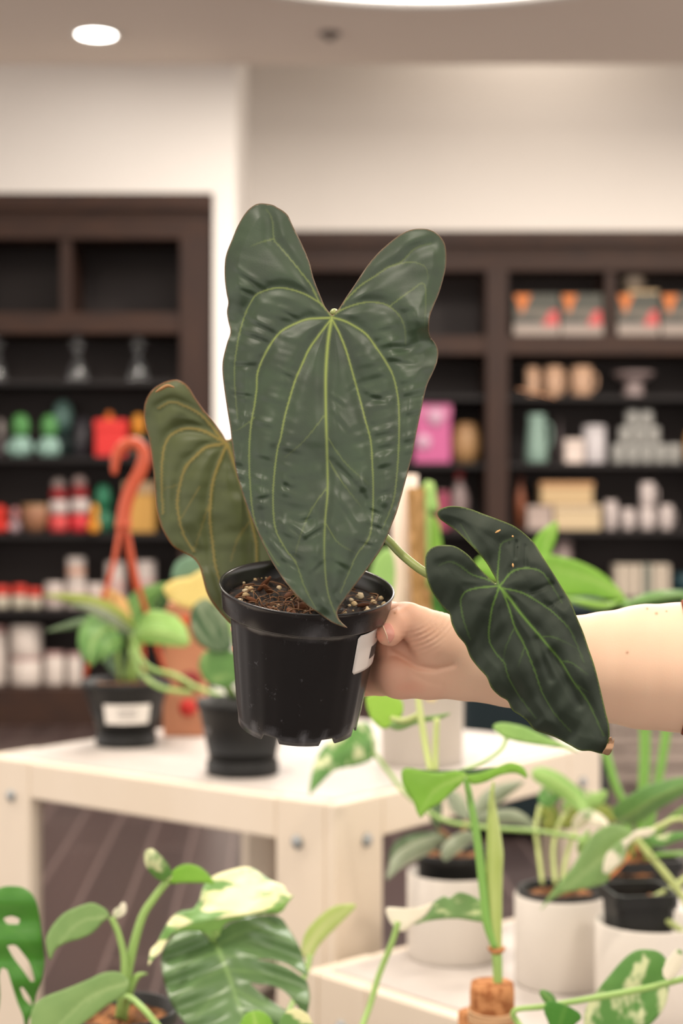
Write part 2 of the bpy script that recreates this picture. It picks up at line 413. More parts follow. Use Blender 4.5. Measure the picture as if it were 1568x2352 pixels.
# ---------------------------------------------------------------- shelf goods
SH = {k: 1 + (1176 - y) * D1 / F for k, y in dict(top=715, a=870, b=1047, c=1224, d=1402, e=1582).items()}
_mc = {}
def cm(c, rough=.5, spec=.4):
    if (c, rough) not in _mc: _mc[(c, rough)] = mat('paint_%d' % len(_mc), tuple(v_ * .66 for v_ in lin(c)), rough, spec)
    return _mc[(c, rough)]
def good(kind, side, sh, x0, x1, yt, col, label, cat, group=None, col2=None, zoff=0, dy=0, name=None, yb=None):
    Z = (D1 if side == 'L' else D2) + .20 + dy; k = Z / F
    X = ((x0 + x1) / 2 - CX) * k; w = (x1 - x0) * k; zb = SH[sh] + zoff + .0005
    if yb is not None: zb = 1 + (1176 - yb) * k
    h = 1 + (1176 - yt) * k - zb; r = w / 2
    e = empty(name or kind, (X, Z, zb), label, cat, group); c1 = cm(col); c2 = cm(col2 or (60, 50, 45)); o = (X, Z, zb)
    if kind == 'tin':
        MB().lathe(o, [(.0001, 0), (r * .96, 0), (r, .01), (r, h * .52), (r * .97, h * .54), (.0001, h * .54)], 20).build('body', c1, e)
        MB().lathe(o, [(r * .98, h * .545), (r * 1.02, h * .56), (r * 1.02, h * .9), (r * .9, h * .97), (.0001, h)], 20).build('lid', c2, e)
    elif kind == 'canister':
        MB().lathe(o, [(.0001, 0), (r * .96, 0), (r, .008), (r, h * .86), (r * .95, h * .87), (.0001, h * .87)], 20).build('body', c1, e)
        MB().lathe(o, [(r * .97, h * .875), (r, h * .89), (r, h * .98), (r * .96, h), (.0001, h)], 20).build('lid', c2 if col2 else c1, e)
    elif kind == 'candle_jar':
        MB().lathe(o, [(.0001, 0), (r * .9, 0), (r, .008), (r, h * .9), (r * .94, h), (r * .9, h), (r * .9, h * .8), (.0001, h * .8)], 20).build('jar', c1, e)
        MB().lathe(o, [(r * 1.003, h * .3), (r * 1.012, h * .32), (r * 1.012, h * .6), (r * 1.003, h * .62)], 20).build('label_band', c2, e)
    elif kind == 'mug':
        MB().lathe(o, [(.0001, 0), (r * .62, 0), (r * .72, .006), (r * .75, h), (r * .68, h), (r * .64, h * .1), (.0001, h * .08)], 20).build('cup', c1, e)
        MB().tube([(X + r * .7, Z, zb + h * .8), (X + r * 1.02, Z, zb + h * .7), (X + r * 1.02, Z, zb + h * .35), (X + r * .68, Z, zb + h * .22)], r * .09, 8).build('handle', c1, e)
    elif kind == 'bowl':
        MB().lathe(o, [(.0001, 0), (r * .5, 0), (r * .8, h * .2), (r, h * .6), (r * .95, h), (r * .88, h), (r * .9, h * .6), (r * .6, h * .15), (.0001, h * .12)], 24).build('body', c1, e)
        MB().lathe(o, [(r * .97, h * .9), (r * 1.0, h * .98), (r * .9, h * 1.0)], 24).build('rim', c2, e)
    elif kind == 'cake_stand':
        MB().lathe(o, [(.0001, 0), (r * .55, 0), (r * .5, h * .1), (r * .42, h * .5), (r * .5, h * .68), (.0001, h * .69)], 24).build('foot', c1, e)
        MB().lathe(o, [(.0001, h * .7), (r * .7, h * .7), (r, h * .95), (r, h), (r * .9, h * .97), (.0001, h * .9)], 32).build('plate', c1, e)
    elif kind == 'vase':
        MB().lathe(o, [(.0001, 0), (r * .85, 0), (r, h * .06), (r * .95, h * .3), (r * .8, h * .7), (r * .72, h * .9), (r * .8, h), (r * .7, h), (r * .65, h * .9), (.0001, h * .86)], 24).build('body', c1, e)
        MB().tube([(X + r * .7, Z, zb + h * .85), (X + r * 1.25, Z, zb + h * .75), (X + r * 1.2, Z, zb + h * .4), (X + r * .85, Z, zb + h * .3)], r * .1, 8).build('handle', c1, e)
    elif kind == 'decanter':
        m = M_GLASS
        MB().lathe(o, [(.0001, 0), (r, 0), (r * 1.0, h * .08), (r * .85, h * .32), (r * .4, h * .5), (r * .25, h * .62), (r * .35, h * .66)], 24).build('body', m, e)
        MB().lathe(o, [(r * .2, h * .665), (r * .55, h * .74), (r * .66, h * .84), (r * .5, h * .94), (.0001, h)], 24).build('stopper', m, e)
    elif kind in ('box', 'gift_box'):
        MB().box((X, Z, zb + h * .38), (w * .96, .16, h * .76), ch=.004).build('body', c1, e, smooth=False)
        MB().box((X, Z, zb + h * .88), (w, .168, h * .235), ch=.004).build('lid', c2 if col2 else c1, e, smooth=False)
    elif kind == 'plush':
        MB().lathe(o, [(.0001, 0), (r * .8, h * .01), (r, h * .12), (r * .95, h * .34), (r * .6, h * .46), (.0001, h * .48)], 20).build('body', c1, e)
        MB().lathe(o, [(.0001, h * .46), (r * .5, h * .48), (r * .76, h * .62), (r * .74, h * .8), (r * .5, h * .95), (.0001, h)], 20).build('head', c2, e)
        for s_ in (-1, 1):
            MB().tube([(X + s_ * r * .6, Z - r * .3, zb + h * .36), (X + s_ * r * .9, Z - r * .7, zb + h * .2), (X + s_ * r * .7, Z - r * .95, zb + h * .14)], r * .2, 8).build('arm', c1, e)
    elif kind == 'santa':
        MB().lathe(o, [(.0001, 0), (r * .9, .002), (r, h * .1), (r * .95, h * .3), (.0001, h * .34)], 20).build('legs', c1, e)
        MB().lathe(o, [(.0001, h * .3), (r * .9, h * .34), (r * 1.0, h * .44), (r * .8, h * .58), (.0001, h * .6)], 20).build('white_trim', cm((205, 190, 185)), e)
        MB().lathe(o, [(.0001, h * .56), (r * .8, h * .6), (r * .85, h * .72), (r * .6, h * .82), (.0001, h * .84)], 20).build('head', cm((150, 30, 35)), e)
        MB().lathe(o, [(.0001, h * .8), (r * .6, h * .82), (r * .7, h * .9), (r * .4, h * .98), (.0001, h)], 20).build('hat', c2, e)
    elif kind == 'basket':
        MB().lathe(o, [(.0001, 0), (r * .8, 0), (r, h * .3), (r, h * .6), (r * .85, h * .78)], 20).build('body', c1, e)
        MB().lathe(o, [(r * .86, h * .785), (r * .9, h * .82), (r * .6, h * .97), (.0001, h)], 20).build('lid', c2, e)
    elif kind == 'bottle':
        MB().lathe(o, [(.0001, 0), (r, 0), (r, h * .55), (r * .6, h * .72), (r * .35, h * .8), (r * .35, h * .86)], 16).build('body', c1, e)
        MB().lathe(o, [(r * .4, h * .865), (r * .42, h * .88), (r * .42, h * .99), (.0001, h)], 16).build('cap', c2, e)
    elif kind == 'book':
        MB().box((X, Z, zb + h / 2), (w * .94, .15, h), ch=.003).build('cover', c1, e, smooth=False)
        MB().box((X, Z + .004, zb + h / 2 + .0015), (w * .7, .144, h + .001)).build('pages', cm((225, 215, 195)), e, smooth=False)
    return e
M_GLASS = mat('clear_glass', (.9, .92, .92), .08, .4, trans=.97)

# left bookcase
good('decanter', 'L', 'a', 155, 201, 776, (0, 0, 0), 'clear glass decanter on the high left shelf, nearer the middle', 'decanter')
good('decanter', 'L', 'a', 294, 340, 776, (0, 0, 0), 'clear glass decanter at the right end of the high left shelf', 'decanter')
good('decanter', 'L', 'a', -26, 14, 776, (0, 0, 0), 'clear glass decanter cut by the left edge of the photo', 'decanter')
good('plush', 'L', 'b', -8, 12, 962, (90, 80, 82), 'small grey figure at the left edge beside the green toys', 'figurine', col2=(150, 140, 135))
good('plush', 'L', 'b', 20, 74, 950, (150, 185, 172), 'mint and green plush toy at the left end of the toy shelf', 'plush toy', 'mint and green plush toys', (86, 150, 80))
good('plush', 'L', 'b', 88, 138, 952, (150, 185, 172), 'mint and green plush toy beside the black mug', 'plush toy', 'mint and green plush toys', (86, 150, 80))
good('plush', 'L', 'b', 114, 176, 918, (52, 74, 72), 'dark teal plush toy with a pale head, behind the mint and green toys', 'plush toy', col2=(128, 168, 158), dy=.15)
good('mug', 'L', 'b', 158, 214, 962, (34, 30, 36), 'large black mug left of the red gift box', 'mug')
good('gift_box', 'L', 'b', 222, 296, 966, (222, 40, 36), 'bright red gift box on the toy shelf', 'box', col2=(232, 52, 46))
good('plush', 'L', 'b', 240, 262, 946, (230, 120, 40), 'orange pompom ornament on top of the red gift box', 'ornament', col2=(235, 130, 45), zoff=.168, name='ornament')
good('plush', 'L', 'b', 298, 336, 950, (30, 100, 88), 'teal plush toy with orange head right of the red gift box', 'plush toy', col2=(232, 150, 40))
good('plush', 'L', 'c', -22, 20, 1160, (225, 45, 28), 'orange red plush toy cut by the left edge of the photo', 'plush toy', col2=(225, 50, 30))
good('plush', 'L', 'c', 22, 48, 1165, (190, 160, 165), 'small pinkish grey figure beside the brown loaf shaped toy', 'figurine', col2=(205, 140, 140))
good('bowl', 'L', 'c', 50, 112, 1158, (165, 115, 85), 'rounded brown bowl on the lower toy shelf', 'bowl', col2=(150, 120, 80))
good('santa', 'L', 'c', 112, 158, 1098, (215, 70, 70), 'red figure with white trim and grey cap, left of its twin', 'figurine', col2=(165, 150, 145), name='figurine')
good('santa', 'L', 'c', 160, 206, 1092, (215, 40, 50), 'red figure with white trim and grey hair, right of its twin', 'figurine', col2=(185, 160, 155), name='figurine')
good('plush', 'L', 'c', 212, 262, 1112, (38, 110, 78), 'green plush toy with an orange pompom left of the orange hook', 'plush toy', col2=(38, 120, 85))
good('plush', 'L', 'c', 205, 228, 1158, (230, 150, 30), 'small orange ball ornament in front of the green plush toy', 'ornament', col2=(235, 155, 35), dy=-.14, name='ornament')
good('gift_box', 'L', 'c', 288, 360, 1108, (200, 150, 70), 'golden tan gift box behind the orange hook', 'box', col2=(170, 140, 105))
for i, (a, b_, t, l) in enumerate([(-16, 22, 1345, 'red lidded tin cut by the left edge'), (28, 62, 1343, 'red lidded tin right of the first, orange stripe'), (64, 96, 1350, 'red lidded tin next to the white candle jars')]):
    good('tin', 'L', 'd', a, b_, t, (205, 195, 175), l, 'tin', 'red lidded tins', (215, 60, 45))
for i, (a, b_, t, l) in enumerate([(103, 147, 1338, 'short white candle jar beside the red lidded tins'), (150, 198, 1338, 'short white candle jar carrying a tall one'), (200, 238, 1340, 'short white candle jar left of the orange strands'), (243, 288, 1290, 'tall white candle jar between the orange strands'), (312, 358, 1288, 'tall white candle jar right of the orange strands')]):
    good('candle_jar', 'L', 'd', a, b_, t, (215, 200, 192), l, 'candle jar', 'white candle jars', (205, 170, 162))
good('candle_jar', 'L', 'd', 154, 196, 1280, (222, 208, 200), 'white candle jar stacked on a short one', 'candle jar', 'white candle jars', (215, 165, 140), yb=1337.5)
for (a, b_, t, l, zo, yb) in [(-40, 16, 1437, 'tall white canister cut by the left edge of the photo', 0, None), (24, 96, 1507, 'broad white canister under its twin on the bottom shelf', 0, None),
                              (102, 148, 1497, 'narrow white canister with red rim right of the broad pair', 0, None), (154, 188, 1499, 'narrow white canister nearest the hanging pot', 0, None)]:
    good('canister', 'L', 'e', a, b_, t, (216, 202, 192), l, 'canister', 'white canisters', (190, 150, 145))
good('canister', 'L', 'e', 24, 96, 1436, (216, 202, 192), 'broad white canister stacked on its twin on the bottom shelf', 'canister', 'white canisters', yb=1506.5)

# right bookcase: printed boxes on the top shelf
m_pr = cm((72, 72, 62)); m_or = cm((222, 120, 35)); m_pk = cm((215, 85, 85)); m_ltp = cm((165, 150, 140)); m_dkp = cm((50, 56, 52))
for i, (x0, x1, l) in enumerate([(1174, 1280, 'printed toy box left of its twin in the first top compartment'), (1282, 1378, 'printed toy box with orange corner, right one of the first top compartment'),
                                 (1410, 1506, 'printed toy box under the cream box in the second top compartment'), (1509, 1612, 'printed toy box at the right edge of the photo')]):
    Z = D2 + .16; k = Z / F; X = ((x0 + x1) / 2 - CX) * k; w = (x1 - x0) * k; zb = SH['top'] + .001; h = 1 + (1176 - 680) * k - zb
    e = empty('toy_box', (X, Z, zb), l, 'toy box', 'printed toy boxes')
    MB().box((X, Z, zb + h / 2), (w - .004, .2, h), ch=.003).build('carton', m_pr, e, smooth=False)
    f = Z - .1015
    MB().box((X, f, zb + h * .16), (w * .98, .002, h * .28)).build('lower_print', m_ltp, e, smooth=False)
    MB().box((X - w * .05, f, zb + h * .52), (w * .8, .002, h * .2)).build('middle_print', cm((120, 110, 98)), e, smooth=False)
    MB().box((X - w * .2, f - .001, zb + h * .38), (w * .45, .002, h * .16)).build('dark_print', m_dkp, e, smooth=False)
    g = f - .002; mbt = MB()
    mbt.add([(X - w * .48, g, zb + h * .97), (X - w * .12, g, zb + h * .97), (X - w * .32, g, zb + h * .52), (X - w * .48, g + .003, zb + h * .97), (X - w * .12, g + .003, zb + h * .97), (X - w * .32, g + .003, zb + h * .52)], [(0, 2, 1), (3, 4, 5), (0, 1, 4, 3), (1, 2, 5, 4), (2, 0, 3, 5)])
    mbt.build('orange_triangle_print', m_or, e, smooth=False)
    MB().add([(X + w * .12, g, zb + h * .25), (X + w * .46, g, zb + h * .25), (X + w * .44, g, zb + h * .6), (X + w * .3, g, zb + h * .6), (X + w * .12, g + .003, zb + h * .25), (X + w * .46, g + .003, zb + h * .25), (X + w * .44, g + .003, zb + h * .6), (X + w * .3, g + .003, zb + h * .6)],
             [(0, 1, 2, 3), (4, 7, 6, 5), (0, 4, 5, 1), (1, 5, 6, 2), (2, 6, 7, 3), (3, 7, 4, 0)]).build('pink_print', m_pk, e, smooth=False)
good('box', 'R', 'top', 1434, 1506, 672, (236, 205, 160), 'long cream box lying on the printed toy boxes', 'box', yb=679.5, dy=-.04)
good('bowl', 'R', 'top', 1425, 1480, 636, (125, 110, 95), 'grey brown rounded bowl stacked on the cream box', 'bowl', yb=671.5, col2=(110, 95, 85), dy=-.04)
for (a, b_, l) in [(1202, 1242, 'copper mug leftmost of the three'), (1243, 1300, 'copper mug in the middle of the three'), (1302, 1368, 'copper mug nearest the cake stand')]:
    good('mug', 'R', 'a', a, b_, 843, (205, 165, 135), l, 'mug', 'copper mugs')
good('cake_stand', 'R', 'a', 1408, 1502, 856, (150, 132, 130), 'grey cake stand right of the copper mugs', 'cake stand')
good('vase', 'R', 'b', 1205, 1258, 952, (140, 168, 155), 'mint green pitcher on the middle right shelf', 'pitcher', name='pitcher')
good('bottle', 'R', 'b', 1280, 1290, 960, (90, 78, 80), 'slim dark bottle just right of the mint pitcher', 'bottle')
good('box', 'R', 'b', 1292, 1336, 1010, (228, 210, 200), 'small white box below the taller white canister', 'box')
good('canister', 'R', 'b', 1338, 1390, 978, (205, 198, 200), 'tall white canister left of the cup pyramid', 'canister')
for row, (yb, yt, xs) in enumerate([(None, 1021, [1404, 1436, 1468, 1500, 1532]), (1020.5, 981, [1420, 1452, 1484]), (980.5, 943, [1436, 1468])]):
    for i, x in enumerate(xs):
        pos = ['leftmost', 'second', 'third', 'fourth', 'fifth'][i] if row == 0 else ['left', 'middle', 'right'][i] if row == 1 else ['left', 'right'][i]
        good('candle_jar', 'R', 'b', x, x + 31, yt, (172, 170, 165), 'grey white cup, %s in the %s row of the pyramid' % (pos, ['bottom', 'middle', 'top'][row]), 'cup', 'pyramid of grey white cups', (160, 158, 152), yb=yb, name='cup')
good('basket', 'R', 'b', 1572, 1612, 985, (200, 150, 90), 'tan basket cut by the right edge of the photo', 'basket', col2=(190, 140, 80))
pbx = good('gift_box', 'R', 'b', 948, 1034, 928, (205, 95, 150), 'tall pink box with pale circles beside the main leaf', 'box', col2=(215, 120, 165))
for (x, y, r_) in ((1000, 958, 20), (972, 1015, 18)):
    p = P(x, y, D2 + .115); MB().lathe((0, 0, 0), [(.0001, 0), (r_ / F * D2, 0), (r_ / F * D2, .003), (.0001, .003)], 24, Matrix.Translation((p.x, p.y, p.z)) @ Matrix.Rotation(math.pi / 2, 4, 'X')).build('pale_print', cm((222, 175, 200)), pbx)
good('basket', 'R', 'b', 1036, 1104, 970, (172, 132, 88), 'tan woven basket right of the pink box', 'basket', col2=(160, 120, 80))
good('bottle', 'R', 'c', 1034, 1076, 1082, (150, 130, 128), 'tall grey bottle with a red cap in the middle bay', 'bottle', col2=(180, 60, 60))
good('book', 'R', 'c', 1002, 1030, 1130, (160, 60, 90), 'crimson book standing left of the red capped bottle', 'book')
good('bottle', 'R', 'c', 1184, 1206, 1092, (150, 88, 60), 'small amber bottle at the left end of the lower right shelf', 'bottle', col2=(120, 60, 40))
good('box', 'R', 'c', 1206, 1264, 1162, (185, 165, 155), 'pale grey box beside the cream box below the tan one', 'box')
good('box', 'R', 'c', 1266, 1376, 1160, (212, 188, 150), 'broad cream box under the tan box', 'box', col2=(205, 182, 150))
good('gift_box', 'R', 'c', 1236, 1358, 1108, (205, 175, 130), 'tan box with orange lid stacked on the cream box', 'box', yb=1159.5, col2=(198, 150, 105))
for (a, b_, t, yb, l) in [(1384, 1420, 1150, None, 'white mug next to the cream boxes'), (1424, 1460, 1168, None, 'white mug with a tan base in the middle of the row'), (1463, 1508, 1165, None, 'white mug carrying another white mug'), (1511, 1548, 1160, None, 'white mug at the right end of the row'), (1464, 1508, 1108, 1164.5, 'white mug stacked on top of another')]:
    good('mug', 'R', 'c', a, b_, t, (210, 196, 192), l, 'mug', 'white mugs', yb=yb)
good('canister', 'R', 'd', 1240, 1270, 1250, (165, 150, 145), 'grey canister behind the bright upright leaf', 'canister')
good('canister', 'R', 'd', 1274, 1312, 1240, (150, 130, 126), 'grey brown canister right of the bright upright leaf', 'canister')
for i in range(6):
    good('book', 'R', 'd', 1408 + 21 * i, 1427 + 21 * i, 1297, (205, 190, 172) if i != 3 else (130, 132, 120), 'pale book standing %s in the row above the forearm' % ['first', 'second', 'third', 'fourth with a greener spine', 'fifth', 'last'][i], 'book', 'row of pale books')
good('bowl', 'R', 'd', 1540, 1620, 1318, (22, 58, 66), 'dark teal bowl at the right edge beside the books', 'bowl', col2=(25, 62, 70))

# ================================================================ FLOOR OBJECTS
m_teal = noisy(mat('dark_teal_fabric', (.006, .014, .018), .8, .3), (.009, .020, .025), 60, .5, bump=.3)
a = P(1070, 1176, 4.9).x; b_ = P(1398, 1176, 4.9).x
e = empty('storage_ottoman', ((a + b_) / 2, 5.15, 0), 'dark teal fabric storage ottoman behind the table under the forearm', 'ottoman')
MB().box(((a + b_) / 2, 5.15, .345), (b_ - a, .5, .65), ch=.02).build('body', m_teal, e, smooth=False)
MB().box(((a + b_) / 2, 5.15, .70), (b_ - a + .01, .51, .06), ch=.02).build('lid', m_teal, e, smooth=False)
for sx in (-1, 1):
    for sy in (-1, 1):
        MB().lathe(((a + b_) / 2 + sx * (b_ - a - .08) / 2, 5.15 + sy * .2, 0), [(.0001, 0), (.015, 0), (.02, .02), (.0001, .02)], 12).build('foot', m_shelf, e)
# slatted crate
m_crate = noisy(mat('whitewashed_slats', lin((176, 160, 148)), .7), lin((140, 124, 114)), 8, .8, stretch=(.6, 1, 8))
a = P(1402, 1176, 5.84).x; b_ = a + .75
e = empty('slatted_crate', ((a + b_) / 2, 6.09, 0), 'low whitewashed slatted crate on the floor under the forearm', 'crate')
for i in range(4):
    zc = .035 + i * .066
    for yy in (5.85, 6.33): MB().box(((a + b_) / 2, yy, zc), (b_ - a, .02, .052), ch=.002).build('slat', m_crate, e, smooth=False)
    for xx in (a + .01, b_ - .01): MB().box((xx, 6.09, zc), (.02, .458, .052)).build('slat', m_crate, e, smooth=False)
for xx in (a + .04, b_ - .04):
    for yy in (5.875, 6.305): MB().box((xx, yy, .13), (.03, .028, .26)).build('corner_post', m_crate, e, smooth=False)
MB().box(((a + b_) / 2, 6.09, .02), (b_ - a - .05, .44, .02)).build('bottom_board', m_inner, e, smooth=False)

# ================================================================ TABLES
m_tw = noisy(mat('whitewashed_pine', (.80, .70, .585), .55, .3), (.74, .63, .50), 5, .7, stretch=(1, 1, .4), bump=.05)
m_ttop = noisy(mat('grey_white_laminate_top', (.52, .475, .445), .5, .3), (.48, .44, .41), 4, .5)
m_bolt = mat('grey_bolt', (.35, .37, .38), .35, metal=.6)
def table(near, u, v, zt, su, sv, label, leg=.115, rail=.066, top=True):
    """square-ish table; near = near corner (x, y); u, v unit directions of its two edges from the near corner"""
    n = Vector((near[0], near[1], 0)); U = Vector((u[0], u[1], 0)); V = Vector((v[0], v[1], 0)); ctr = n + U * su / 2 + V * sv / 2
    ang = math.atan2(u[1], u[0])
    e = empty('display_table', (ctr.x, ctr.y, 0), label, 'table')
    def bx(pu, pv, du, dv, z0, z1, name, m, ch=.003):
        c = n + U * pu + V * pv
        return MB().box((c.x, c.y, (z0 + z1) / 2), (du, dv, z1 - z0), rz=ang, ch=ch).build(name, m, e, smooth=False)
    t = .022
    for (pu, pv) in ((0, 0), (su, 0), (0, sv), (su, sv)):
        su_ = 1 if pu == 0 else -1; sv_ = 1 if pv == 0 else -1
        c1 = n + U * (pu + su_ * leg / 2) + V * (pv + sv_ * t / 2); c2 = n + U * (pu + su_ * t / 2) + V * (pv + sv_ * (t + (leg - t) / 2))
        mb = MB().box((c1.x, c1.y, (zt - .002) / 2), (leg, t, zt - .002), rz=ang, ch=.003)
        mb.box((c2.x, c2.y, (zt - .002) / 2), (t, leg - t, zt - .002), rz=ang, ch=.003)
        L = mb.build('leg', m_tw, e, smooth=False)
        zb = zt - rail * .98
        for (w, dd) in ((U, 0), (V, 1)):
            if dd == 0: q = n + U * (pu + su_ * leg * .62) + V * (pv - sv_ * .002); ax = Matrix.Rotation(-math.pi / 2 * (1), 4, Vector((u[0], u[1], 0)))
            else: q = n + V * (pv + sv_ * leg * .62) + U * (pu - su_ * .002); ax = Matrix.Rotation(math.pi / 2, 4, Vector((v[0], v[1], 0)))
            MB().lathe((q.x, q.y, zb), [(.0001, -.004), (.008, -.004), (.011, 0), (.008, .004), (.0001, .004)], 12, ax).build('bolt', m_bolt, L)
    bx(su / 2, .011, su - 2 * leg, .02, zt - rail, zt - .003, 'rail', m_tw); bx(su / 2, sv - .011, su - 2 * leg, .02, zt - rail, zt - .003, 'rail', m_tw)
    bx(.011, sv / 2, .02, sv - 2 * leg, zt - rail, zt - .003, 'rail', m_tw); bx(su - .011, sv / 2, .02, sv - 2 * leg, zt - rail, zt - .003, 'rail', m_tw)
    bx(su / 2, sv / 2, su - .046, sv - .046, zt - .02, zt, 'tabletop', m_ttop, .002)
    return e
T1 = .58
A = P(772, 1845, 2.318); Bp = P(2, 1715, 2.90); Cp = P(1380, 1703, 2.94)
u = (Cp - A); u.z = 0; v = Vector((-u.y, u.x, 0)).normalized(); su = u.length; u.normalize()
sv = .775
table((A.x, A.y), (u.x, u.y), (v.x, v.y), T1, su, sv, 'higher whitewashed wooden display table carrying the two black pots')
T2 = .38
c = P(705, 2223, 3691 * .62 / 1047.); w = Vector((.297, .273, 0)).normalized(); w2 = Vector((w.y, -w.x, 0)); nc = c + w2 * .76
table((nc.x, nc.y), (w.x, w.y), (-w2.x, -w2.y), T2, .76, .76, 'lower whitewashed wooden display table carrying the white pots')
table((-.78, 1.12), (1, 0), (0, 1), T2, 1.08, .62, 'low display table in front under the foreground plants, mostly below the frame')

x0 = (378 - CX) / F * 3.03; x1 = (474 - CX) / F * 3.03; zt_ = 1 + (1176 - 1385) / F * 3.0
e = empty('display_box', ((x0 + x1) / 2, 3.03, T1 + .0003), 'tan cardboard display box with red spots between the two black pots', 'display box')
MB().box(((x0 + x1) / 2, 3.03, (T1 + .0003 + zt_) / 2), (x1 - x0, .06, zt_ - T1 - .0003), ch=.003).build('carton', noisy(mat('kraft_card', lin((190, 130, 98)), .7), lin((170, 110, 80)), 12, .6), e, smooth=False)
for (x, y, r, c_) in ((432, 1625, 20, (232, 58, 50)), (437, 1565, 24, (150, 25, 30)), (425, 1430, 16, (225, 85, 30))):
    p = P(x, y, 3.0); MB().lathe((0, 0, 0), [(.0001, 0), (r / F * 3.0, 0), (r / F * 3.0, .003), (.0001, .003)], 24, Matrix.Translation((p.x, 2.9995, p.z)) @ Matrix.Rotation(math.pi / 2, 4, 'X')).build('printed_spot', cm(c_), e)

# ================================================================ PLANTS ON THE TABLES
m_blackpot = noisy(mat('matte_black_plastic', (.012, .012, .012), .5, .3), (.016, .016, .016), 30, .5)
m_rim = mat('black_plastic_inside', (.010, .010, .010), .6, .3)
m_whitepot = noisy(mat('off_white_pot', (.66, .61, .55), .5, .35), (.62, .57, .52), 3, .5)
m_soil = noisy(mat('bark_soil', (.10, .045, .02), .9, .2), (.35, .15, .06), 70, .9, bump=.8, lo=.45, hi=.6)
m_soild = noisy(mat('dark_soil', (.02, .012, .009), .9, .2), (.11, .05, .025), 160, .9, bump=.8, lo=.5, hi=.62)
m_label = mat('paper_label', (.80, .76, .71), .6, .2); m_ink = mat('grey_print', (.25, .23, .23), .7, .2)
m_orange = mat('orange_plastic', lin((182, 74, 40)), .35, .5); m_yel = mat('dry_yellow', lin((215, 170, 110)), .7)
G = lambda n, a, b, v, **k: leaf_mat(n, lin(a), lin(b), lin(v) if v else None, **k)
g_mid = G('leaf_mid_green', (108, 155, 82), (85, 132, 64), (150, 185, 110), transl=.2)
g_bright = G('leaf_bright_green', (150, 200, 80), (128, 185, 62), (180, 215, 115), transl=.3)
g_light = G('leaf_light_green', (172, 212, 125), (145, 192, 105), (195, 225, 140), transl=.25)
g_soft = G('leaf_soft_green', (138, 172, 104), (118, 155, 90), (165, 192, 128), transl=.15)
g_dark = G('leaf_dark_glossy', (58, 88, 50), (44, 74, 42), (105, 140, 85), transl=.08, rough=.3)
g_grey = G('leaf_silver_grey', (158, 166, 142), (122, 136, 110), (100, 122, 90), transl=.1, rough=.35)
g_mono = G('leaf_monstera_green', (78, 142, 48), (62, 124, 36), (95, 150, 60), transl=.25, rough=.42)
g_monod = G('leaf_monstera_dark', (96, 126, 80), (68, 104, 58), (140, 172, 110), transl=.08, rough=.3, spec=.5, vary=.5, nscale=8)
g_cream = G('leaf_cream_variegated', (235, 232, 185), (225, 225, 160), None, transl=.15, patch=lin((110, 155, 80)), pscale=38, patch_lo=.52, patch_hi=.60, stretch=(.6, 1, 1.5))
g_varg = G('leaf_green_variegated', (105, 155, 78), (80, 135, 60), None, transl=.15, patch=lin((222, 228, 180)), pscale=48, patch_lo=.52, patch_hi=.62, stretch=(1, 1, .7))
g_varw = G('leaf_white_variegated', (240, 234, 212), (235, 228, 200), None, transl=.15, patch=lin((138, 172, 108)), pscale=22, patch_lo=.52, patch_hi=.58)
m_crm = G('leaf_white', (246, 240, 222), (240, 232, 208), None, transl=.15)
g_varg2 = G('leaf_green_flecked', (130, 168, 105), (108, 150, 85), None, transl=.12, patch=lin((205, 220, 165)), pscale=50, patch_lo=.55, patch_hi=.64, stretch=(1, 1, 3))
g_lime = G('leaf_lime', (182, 222, 100), (165, 210, 82), None, transl=.3)
g_yell = G('leaf_yellow', (240, 218, 135), (235, 205, 115), None, transl=.1)
g_teal = G('leaf_blue_green', (110, 145, 118), (95, 132, 105), None, transl=.1)
g_olive = G('leaf_olive_yellow', (150, 165, 80), (120, 145, 60), (200, 200, 110), transl=.15)
g_stripe = G('leaf_striped_dark', (74, 104, 66), (55, 85, 50), (165, 180, 145), transl=.08)
g_stem = mat('stem_green', lin((145, 178, 98)), .5); g_stem2 = mat('stem_pale_green', lin((178, 190, 120)), .5); g_stem3 = mat('stem_bright_green', lin((125, 172, 82)), .45)
g_sheath = noisy(mat('sheath_green', lin((180, 195, 118)), .45), lin((155, 175, 85)), 30, .8, stretch=(3, 3, .4))
m_cork = noisy(mat('cork_bark', lin((188, 132, 88)), .85, .1), lin((140, 85, 50)), 110, .9, bump=.6, lo=.45, hi=.62)
m_string = mat('jute_string', lin((205, 165, 125)), .8)
m_coir = noisy(mat('coir_pole', lin((190, 150, 105)), .9, .1), lin((120, 90, 45)), 70, .9, bump=.8, stretch=(2, 2, .7))
m_pole = mat('white_plastic_pole', lin((225, 205, 188)), .5)

